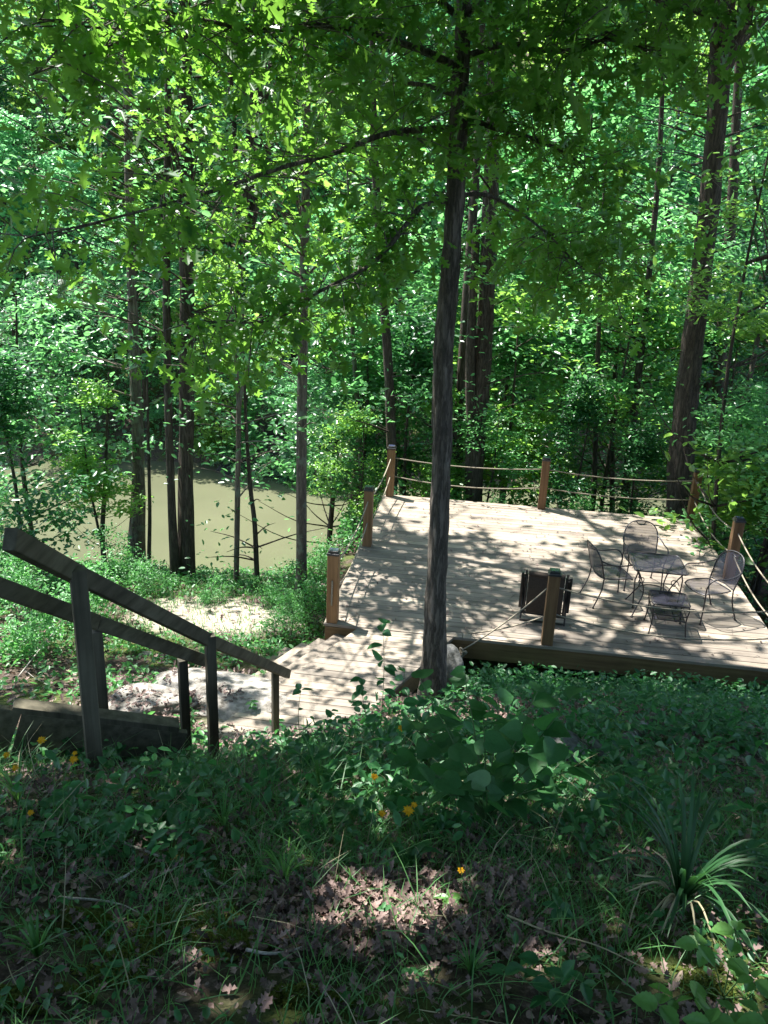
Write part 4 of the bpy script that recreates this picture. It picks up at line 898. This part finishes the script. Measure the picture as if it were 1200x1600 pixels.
spray_crown('J', [(1030, 260, 17), (1060, 90, 17), (1190, 200, 16.5), (980, 160, 17), (1200, 420, 16.5), (1040, 180, 17)], 24, .13, M_MID)
spray_crown('Lq', [(1170, 260, 18), (1150, 500, 18), (1100, 350, 19)], 24, .14, M_MID)
spray_crown('Mq', [(1180, 290, 12.5), (1195, 260, 12.3), (1180, 600, 15.5)], 14, .15, M_BRIGHT)

for k_, (root, b, P, rads) in TR.items():
    b.build('trunk', {'main': M_BARK3, 'A': M_BARK2, 'Fq': M_BARK2, 'D': M_BARK2, 'Mq': M_BARK2, 'P': M_BARK2}.get(k_, M_BARK), root)
# ------------------------------------------------------------------ forest floor
def ground_pts(n, x0, x1, y0, y1, lift=0.0, dens=None):
    x, y = NR.uniform(x0, x1, n), NR.uniform(y0, y1, n)
    if dens is not None: k = NR.random(n) < dens(x, y); x, y = x[k], y[k]
    return np.stack([x, y, gz(x, y) + lift], -1)
clear = lambda x, y: ~((x > -1.3) & (x < 1.1) & (y > 6.9) & (y < 9.4) | (y > 8.95) & (y < 15.2) & (x > -.8) & (x < 5.9) | (((x + 1.5) / .9) ** 2 + ((y - 7.6) / .55) ** 2 < 1))
litter_d = lambda x, y: np.where(clear(x, y), np.clip(2.0 - 2.1 * fbm(x * .8, y * .8, 41), .25, 1) * (1 - .8 * path_mask(x, y)), 0)
p = ground_pts(42000, -3.2, 3.6, .6, 8.8, .012, litter_d); pp = patch + 0; q = ground_pts(1500, pp[0] - .5, pp[0] + .5, pp[1] - .3, pp[1] + .3, .02); p = np.concatenate([p, q])
A, B_, C_ = frames(len(p), .4); tag(sprinkle('leaf_litter', p + NR.uniform(0, .02, (len(p), 1)) * [0, 0, 1], A, B_, C_, NR.uniform(.022, .055, len(p)), LITTER, M_DRY), 'curled brown dead leaves covering the slope', 'leaf litter', None, 'stuff')
p = ground_pts(9000, -3, 3.4, .7, 7, .012, litter_d); A, B_, C_ = frames(len(p), .6); tag(sprinkle('leaf_fragments', p, A, B_, C_, NR.uniform(.012, .05, len(p)), BROAD, M_DRY2), 'pale broken leaf bits among the dead leaves', 'leaf litter', None, 'stuff')
p = ground_pts(9000, -8, 7, 5, 17, .012, lambda x, y: clear(x, y) * (1 - .9 * path_mask(x, y))); A, B_, C_ = frames(len(p), .4)
tag(sprinkle('leaf_litter', p, A, B_, C_, NR.uniform(.06, .12, len(p)), LITTER, M_DRY), 'dead leaves on the lower ground around the deck', 'leaf litter', None, 'stuff')
def grass(n, box, hmin, hmax, wdt, dens, mt, label, name='grass', bend=(.2, .9)):
    for j, bd in enumerate(np.linspace(bend[0], bend[1], 3)):
        p = ground_pts(n // 3, *box, -.01, dens); N = len(p); a = NR.uniform(0, 6.283, N); A = np.stack([np.cos(a), np.sin(a), np.zeros(N)], -1); Bv = np.stack([-np.sin(a), np.cos(a), np.zeros(N)], -1)
        C = np.zeros((N, 3)); C[:, 2] = 1; C += NR.normal(0, .25, (N, 3)); C /= np.linalg.norm(C, axis=1)[:, None]; h = NR.uniform(hmin, hmax, N) * NR.uniform(.6, 1, N)
        o = sprinkle(name, p, A, Bv, C, np.stack([h, NR.uniform(.6, 1.3, N) * wdt, h], -1), blade(bd), mt); tag(o, label, 'grass', None, 'stuff')
gd = lambda x, y: clear(x, y) * np.clip(3.2 * fbm(x * 1.3 + 7, y * 1.3, 51) - .95, .14, 1)
grass(75000, (-2.6, 2.8, .8, 4.4), .04, .15, .004, gd, M_GRASS, 'short green grass on the front slope')
grass(14000, (-2.6, 3, .8, 5.6), .1, .3, .0055, lambda x, y: gd(x, y) * (x < 0.3) + .25 * (x >= .3), M_GRASS, 'taller arching grass on the front slope', 'tall_grass', (.5, 1.2))
grass(1200, (-2.4, 2.6, .9, 5), .08, .35, .004, gd, M_STRAW, 'dry straw stems among the grass', 'dry_grass', (.3, 1.3))
grass(9000, (-5, -.6, 9.3, 14), .06, .2, .012, lambda x, y: clear(x, y) * np.clip(1.1 - path_mask(x, y), .3, 1), M_GRASS, 'sunlit grass beside the sandy path', 'path_grass')
def weeds(n, box, smin, smax, dens, mt, label, name='undergrowth', hmax=.25, tm=L6, tilt=.5):
    p = ground_pts(n, *box, 0, dens); m = 9; c = np.repeat(p, m, 0); N = len(c); hh = np.repeat(NR.uniform(.3, 1, len(p)), m) * hmax
    pos = c + NR.normal(0, 1, (N, 3)) * [.06, .06, 0] ; pos[:, 2] += NR.uniform(.1, 1, N) * hh; pos = pos; A, B_, C_ = frames(N, tilt)
    tag(sprinkle(name, pos, A, B_, C_, NR.uniform(smin, smax, N), tm, mt), label, 'undergrowth', None, 'stuff')
fd = lambda x, y: clear(x, y) * np.clip(2.6 * fbm(x * .9, y * .9, 61) - .75, .05, 1)
weeds(900, (-2.5, 3.6, 2.6, 5.6), .03, .085, fd, M_WEED, 'low leafy weeds on the shaded slope')
weeds(2600, (-1.2, 6.0, 5.0, 9.0), .035, .09, lambda x, y: clear(x, y) * np.clip(2.6 * fbm(x * .9, y * .9, 61) - .6, .05, 1) * np.where((x < .6) & (y > 4.6), .3, 1), M_WEED, 'leafy undergrowth in front of the deck', 'undergrowth', .24)
weeds(700, (.9, 5.6, 8.1, 9.0), .04, .1, lambda x, y: clear(x, y), M_WEED, 'taller undergrowth along the deck front', 'undergrowth', .36)
weeds(170, (-.4, 2.8, 3.0, 5.2), .04, .1, clear, M_WEED, 'taller broad-leaved weeds on the shaded slope', 'tall_weeds', .36, BROAD)
weeds(500, (-2.2, 2.4, 1.0, 2.8), .02, .05, fd, M_WEED, 'tiny weeds among the front grass', 'undergrowth', .09)
weeds(3800, (-9, -.7, 5.2, 16), .04, .1, lambda x, y: clear(x, y) * (1 - np.clip(path_mask(x, y) * 2, 0, 1)) * np.where((y < 9.5), .45, .9), M_SHRUB, 'ground cover on the left bank', 'ground_cover', .22)
weeds(2600, (-1, 14, 15.2, 20), .06, .13, None, M_SHRUB, 'ground cover on the bank behind the deck', 'ground_cover', .7)
weeds(700, (5.9, 10, 8, 16), .06, .12, None, M_WEED, 'ground cover right of the deck', 'ground_cover', .7)

for (px, py, rx, ry_) in [(290, 1440, .16, .1), (200, 1500, .14, .12), (350, 1480, .12, .06), (120, 1440, .1, .06), (60, 1560, .12, .05), (480, 1560, .1, .04), (1100, 1540, .12, .05)]:
    c = gp(px, py); N = 2600; a = NR.uniform(0, 6.283, N); r_ = np.sqrt(NR.random(N)); x, y = c[0] + np.cos(a) * r_ * rx * 1.3, c[1] + np.sin(a) * r_ * ry_ * 1.5
    k_ = fbm(x * 14, y * 14, 4) > .42; x, y, r_ = x[k_], y[k_], r_[k_]; pos = np.stack([x, y, gz(x, y) + .028 * (1 - r_ ** 2) + NR.uniform(0, .008, len(x))], -1); A, B_, C_ = frames(len(x), .9)
    tag(sprinkle('moss', pos, A, B_, C_, NR.uniform(.008, .016, len(x)), L4, M_MOSS), 'olive green moss cushion on the front slope', 'moss', None, 'stuff')
PT = []
for o in bpy.data.objects:
    if o.name.startswith('boulder') and o.location.y < 8.6 and o.location.x < -.8:
        ca_, sa_ = math.cos(o.rotation_euler.z), math.sin(o.rotation_euler.z)
        for v in o.data.vertices:
            if v.normal.z > .45: PT.append((o.location.x + v.co.x * ca_ - v.co.y * sa_, o.location.y + v.co.x * sa_ + v.co.y * ca_, o.location.z + v.co.z + .008))
PT = np.array(PT); k_ = fbm(PT[:, 0] * 2.6, PT[:, 1] * 2.6, 91) > .56; PT = PT[k_]; PT = PT[NR.permutation(len(PT))[:900]]
A, B_, C_ = frames(len(PT), .35); tag(sprinkle('boulder_litter', PT, A, B_, C_, NR.uniform(.03, .08, len(PT)), LITTER, M_DRY), 'dead leaves gathered on the pale boulders', 'leaf litter', None, 'stuff')
# ------------------------------------------------------------------ foreground plants as things
def plant(name, cat, label, base, stems, tmpl, lm, group=None, stem_r=.003, tilt=.35):
    """stems: list of (list of world points, [(t, leaf length, azimuth)])"""
    root = empty(name, base, label, cat, group); b = MB(); P, S, AA = [], [], []
    for pts, lv in stems:
        Q = rs(pts, 5); b.tube(Q, list(np.linspace(stem_r, stem_r * .4, len(Q))), 5, False)
        for t, L, az in lv: P.append(Q[int(t * (len(Q) - 1))]); S.append(L); AA.append((math.cos(az), math.sin(az), R.uniform(-.15, .25)))
    b.build('stem', M_STEM, root); P = np.array(P); A = np.array(AA); A /= np.linalg.norm(A, axis=1)[:, None]; N = len(P)
    n = np.zeros((N, 3)); n[:, 2] = 1; n += NR.normal(0, tilt, (N, 3)); n -= A * (n * A).sum(1)[:, None]; n /= np.linalg.norm(n, axis=1)[:, None]
    sprinkle('leaves', P + A * np.array(S)[:, None] * .05, A, np.cross(n, A), n, np.array(S), tmpl, lm, root, base); return root
# heart-leaved sapling
base = gp(758, 1295); st = []
for (tx, ty, Y) in [(690, 1115, 3.3), (655, 1060, 3.3), (755, 1120, 3.1), (820, 1130, 3.2), (870, 1160, 3.1), (720, 1190, 2.95), (800, 1200, 3.0), (640, 1130, 3.2), (850, 1230, 3.0), (780, 1090, 3.5), (700, 1240, 3.0), (905, 1075, 3.4), (620, 1180, 3.1), (900, 1200, 3.0), (725, 1050, 3.6), (840, 1080, 3.4), (660, 1200, 2.9), (760, 1230, 2.8)]:
    e = atY(tx, ty, Y); m_ = base * .45 + e * .55 + [0, 0, .06]; st.append(([base, base * .75 + m_ * .25 + [0, 0, .05], m_, e], [(t, R.uniform(.07, .13), R.uniform(0, 6.28)) for t in (.55, .75, .85, .95, 1)]))
plant('heart_leaf_sapling', 'sapling', 'dark sapling with big heart-shaped leaves in front of the nearest trunk', base, st, HEART, M_HEART, None, .006, .5)
# upright seedling by the walkway
base = gp(592, 1180); 
st = [([base, atY(598, 1090, 4.4), atY(600, 1030, 4.3), atY(598, 975, 4.3)], [(t, R.uniform(.07, .11), R.uniform(0, 6.28)) for t in (.4, .5, .5, .62, .62, .72, .72, .85, .97, 1, 1, 1)]),
      ([base, atY(570, 1110, 4.3), atY(565, 1060, 4.3)], [(t, R.uniform(.07, .1), R.uniform(0, 6.28)) for t in (.5, .6, .7, .8, .9, 1, 1)]), ([base, atY(625, 1110, 4.4), atY(632, 1050, 4.4)], [(t, R.uniform(.07, .11), R.uniform(0, 6.28)) for t in (.5, .6, .7, .8, .9, 1, 1)])]
plant('leafy_seedling', 'seedling', 'tall upright seedling with pointed leaves silhouetted against the walkway', base, st, BROAD, M_WEED)
base = gp(470, 1165); plant('leafy_seedling', 'seedling', 'small trifoliate seedling left of the tall upright one', base, [([base, atY(466, 1120, 4.5), atY(470, 1078, 4.5)], [(1, .08, 0), (1, .075, 2.1), (1, .08, 4.2), (.6, .05, 1)])], BROAD, M_WEED)
small = [(590, 1362, .05, 2, M_BRIGHT, BROAD, 'small seedling with two rounded bright leaves at the edge of the sunlit litter', .04), (690, 1425, .055, 5, M_BRIGHT, BROAD, 'pale five-leaved seedling standing in the sunlit litter patch', .05),
         (730, 1410, .05, 6, M_WEED, OAK, 'lobed-leaf seedling just right of the sunlit litter patch', .07), (862, 1450, .06, 5, M_WEED, BROAD, 'dark round-leaved seedling right of the lobed one', .07),
         (270, 1285, .1, 6, M_WEED, BROAD, 'broad-leaved seedling in the middle left grass', .08), (95, 1275, .13, 4, M_WEED, BROAD, 'large-leaved weed near the left edge under the flowers', .08),
         (100, 1345, .1, 4, M_WEED, OAK, 'bluish lobed weed low on the left', .05), (530, 1280, .07, 6, M_WEED, BROAD, 'leafy weed above the bright grass tuft', .1),
         (930, 1300, .08, 10, M_WEED, BROAD, 'nettle-like weed left of the strap-leaved clump', .18), (1160, 1180, .1, 6, M_WEED, BROAD, 'broad-leaved weed near the right edge by the short branch', .12),
         (150, 1195, .1, 6, M_WEED, BROAD, 'leafy sprig at the foot of the tall rail post', .09), (640, 1245, .07, 7, M_WEED, BROAD, 'leafy weed behind the yellow flowers', .12), (1010, 1190, .07, 8, M_WEED, BROAD, 'leafy weed behind the small mottled rock', .15),
         (395, 1130, .07, 12, M_SHRUB, BROAD, 'bushy weed between the second and third rail posts', .28), (250, 1190, .06, 8, M_WEED, BROAD, 'small weed in front of the landing box', .1)]
for px, py, L, n, m_, tm, lab, h in small:
    base = gp(px, py); st = [([base, base + [R.uniform(-.02, .02), R.uniform(-.02, .02), h * .5], base + [R.uniform(-.04, .04), R.uniform(-.04, .04), h]], [(R.uniform(.4, 1) if n > 5 else 1, L * R.uniform(.75, 1.15), j * 6.283 / n * (1 if n < 6 else 2.1) + .4) for j in range(n)])]
    plant('seedling', 'seedling', lab, base, st, tm, m_)
# bramble, lower right
base = gp(1130, 1560); st = []
for tx, ty, Y in [(1090, 1475, 1.75), (1150, 1455, 1.8), (1085, 1560, 1.65), (1180, 1530, 1.7), (1030, 1570, 1.62), (1150, 1600, 1.55), (1200, 1600, 1.5), (1110, 1600, 1.5)]:
    e = atY(tx, ty, Y); st.append(([base, (base + e) / 2 + [0, 0, .04], e], [(t, R.uniform(.045, .075), a) for t, a in ((1, 1.0), (1, 3.1), (1, 5.2), (.85, 2.2), (.85, 4.2))]))
plant('bramble', 'bramble', 'bright green serrated bramble leaves at the bottom right', base, st, SERR, M_BRIGHT, None, .0025, .5)
base = gp(860, 1575); st = [([base, base + [R.uniform(-.05, .05), R.uniform(-.04, .04), .05], base + [R.uniform(-.16, .16), R.uniform(-.05, .12), R.uniform(.06, .12)]], [(t, R.uniform(.05, .07), R.uniform(0, 6.28)) for t in (.8, 1, 1)]) for _ in range(6)]
plant('bramble', 'bramble', 'darker low bramble left of the bright one', base, st, SERR, M_WEED, None, .0025, .5)
# long-leaved clumps
def strap(base, n, L, wd_, label, name, mt, spread=1.0, bend=1.0, cat='plant'):
    root = empty(name, base, label, cat); b = MB(); 
    for i in range(n):
        a = R.uniform(0, 6.283); l_ = L * R.uniform(.6, 1.1); k = R.uniform(.25, 1) * spread; vs = []; m = 9
        for j in range(m):
            t = j / (m - 1); rr = l_ * (.1 * t + .55 * t * t * k); z = l_ * (t - .42 * t * t * t * k * bend); w_ = wd_ * (1 - .25 * t) * (1 if j < m - 1 else .1) * (.7 + .6 * min(t * 3, .5)); c, s_ = math.cos(a), math.sin(a)
            for sg in (-1, 0, 1): vs.append((base[0] + c * rr - s_ * w_ * sg / 2, base[1] + s_ * rr + c * w_ * sg / 2, base[2] - .02 + z + abs(sg) * w_ * .18))
        b.add(vs, [(j * 3 + q, j * 3 + q + 1, j * 3 + q + 4, j * 3 + q + 3) for j in range(m - 1) for q in (0, 1)], True)
    b.build('leaves', mt, root)
    if n > 40 and L > .3:
        b = MB()
        for i in range(14):
            a = R.uniform(0, 6.283); l_ = L * R.uniform(.4, .8); p = np.array(base); b.tube(rs([p, p + [math.cos(a) * l_ * .25, math.sin(a) * l_ * .25, l_ * .35], p + [math.cos(a) * l_ * .6, math.sin(a) * l_ * .6, l_ * R.uniform(.05, .3)]], 4), [.004] * 8 + [.001], 4, False)
        b.build('dry_blades', M_STRAW, root)
    return root
strap(gp(1060, 1425), 42, .58, .015, 'large dark clump of arching strap leaves on the right', 'strap_leaf_clump', M_STRAP, 1.3, 1.1)
strap(gp(640, 1355), 13, .2, .035, 'rosette of long dark leaves under the yellow flowers', 'leaf_rosette', M_HEART, 1.5, 1.6)
strap(gp(445, 1385), 20, .22, .009, 'bright grass tuft left of the sunlit litter', 'grass_tuft', M_BRIGHT, .9, 1, 'grass tuft')
strap(gp(735, 1525), 34, .16, .006, 'fine grass tuft below the sunlit litter', 'grass_tuft', M_GRASS, .9, 1, 'grass tuft')
strap(gp(610, 1450), 20, .09, .005, 'feathery pale tuft in the middle of the sunlit litter', 'grass_tuft', M_BRIGHT, .8, 1, 'grass tuft')
strap(gp(955, 1150), 26, .3, .012, 'light grass tuft behind the crooked log', 'grass_tuft', M_BRIGHT, .7, 1, 'grass tuft')
strap(gp(60, 1500), 22, .2, .01, 'broad grass tuft at the left edge of the moss', 'grass_tuft', M_GRASS, .9, 1, 'grass tuft')
strap(gp(350, 1300), 20, .3, .006, 'thin tall grass tuft under the second rail post', 'grass_tuft', M_GRASS, .8, 1, 'grass tuft')
strap(gp(500, 1240), 26, .4, .007, 'tall wispy grass tuft in front of the third rail post', 'grass_tuft', M_GRASS, .8, 1, 'grass tuft')
strap(gp(30, 1260), 26, .35, .007, 'tall grass tuft at the left edge around the flowers', 'grass_tuft', M_GRASS, .8, 1, 'grass tuft')
def flower(px, py, bx, by, Y, label, r=.017):
    base = gp(bx, by); e = atY(px, py, Y); root = empty('yellow_flower', base, label, 'flower', 'yellow hawkweed flowers'); b = MB(); Q = rs([base, (base + e) / 2 + [.01, 0, .02], e], 5); b.tube(Q, .0015, 5, False); b.build('stem', M_STEM, root)
    N = 26; a = np.arange(N) * 2.399; up_ = np.array([0, -.5, .86]); u = np.array([1, 0, 0.]); v = np.cross(up_, u); A = np.cos(a)[:, None] * u + np.sin(a)[:, None] * v + up_ * np.linspace(.1, .6, N)[:, None]; A /= np.linalg.norm(A, axis=1)[:, None]
    Bq = np.cross(up_, A); Bq /= np.linalg.norm(Bq, axis=1)[:, None]; Cq = np.cross(A, Bq); S = np.linspace(1, .5, N) * r * 1.4; sprinkle('petals', np.repeat(e[None], N, 0), A, Bq, Cq, np.stack([S, S * .7, S], -1), L6, M_FLOWER, root, base)
for args in [(638, 1267, 648, 1345, 2.75, 'larger yellow flower head above the leaf rosette', .02), (647, 1258, 652, 1345, 2.78, 'small yellow flower just above right of the largest one', .012), (597, 1271, 615, 1345, 2.8, 'yellow flower left of the largest one', .014),
             (585, 1214, 592, 1300, 3.3, 'yellow flower above, over the leafy weeds', .016), (627, 1138, 622, 1240, 3.8, 'yellow flower highest, near the walkway edge', .017), (720, 1360, 718, 1385, 2.5, 'low yellow flower right of the leaf rosette', .012),
             (115, 1187, 100, 1262, 3.0, 'yellow flower at the foot of the tall rail post', .017), (65, 1157, 60, 1262, 3.0, 'yellow flower in front of the landing box', .017), (10, 1180, 20, 1262, 3.0, 'yellow flower nearest the left edge', .014),
             (24, 1200, 30, 1270, 2.95, 'yellow flower second from the left edge, lower', .014), (48, 1270, 45, 1300, 2.7, 'lowest yellow flower on the left', .012), (117, 1177, 108, 1262, 3.02, 'small yellow bud above the flower at the rail post', .010)]:
    flower(*args[:5], args[5], args[6])
print('objects', len(bpy.data.objects))
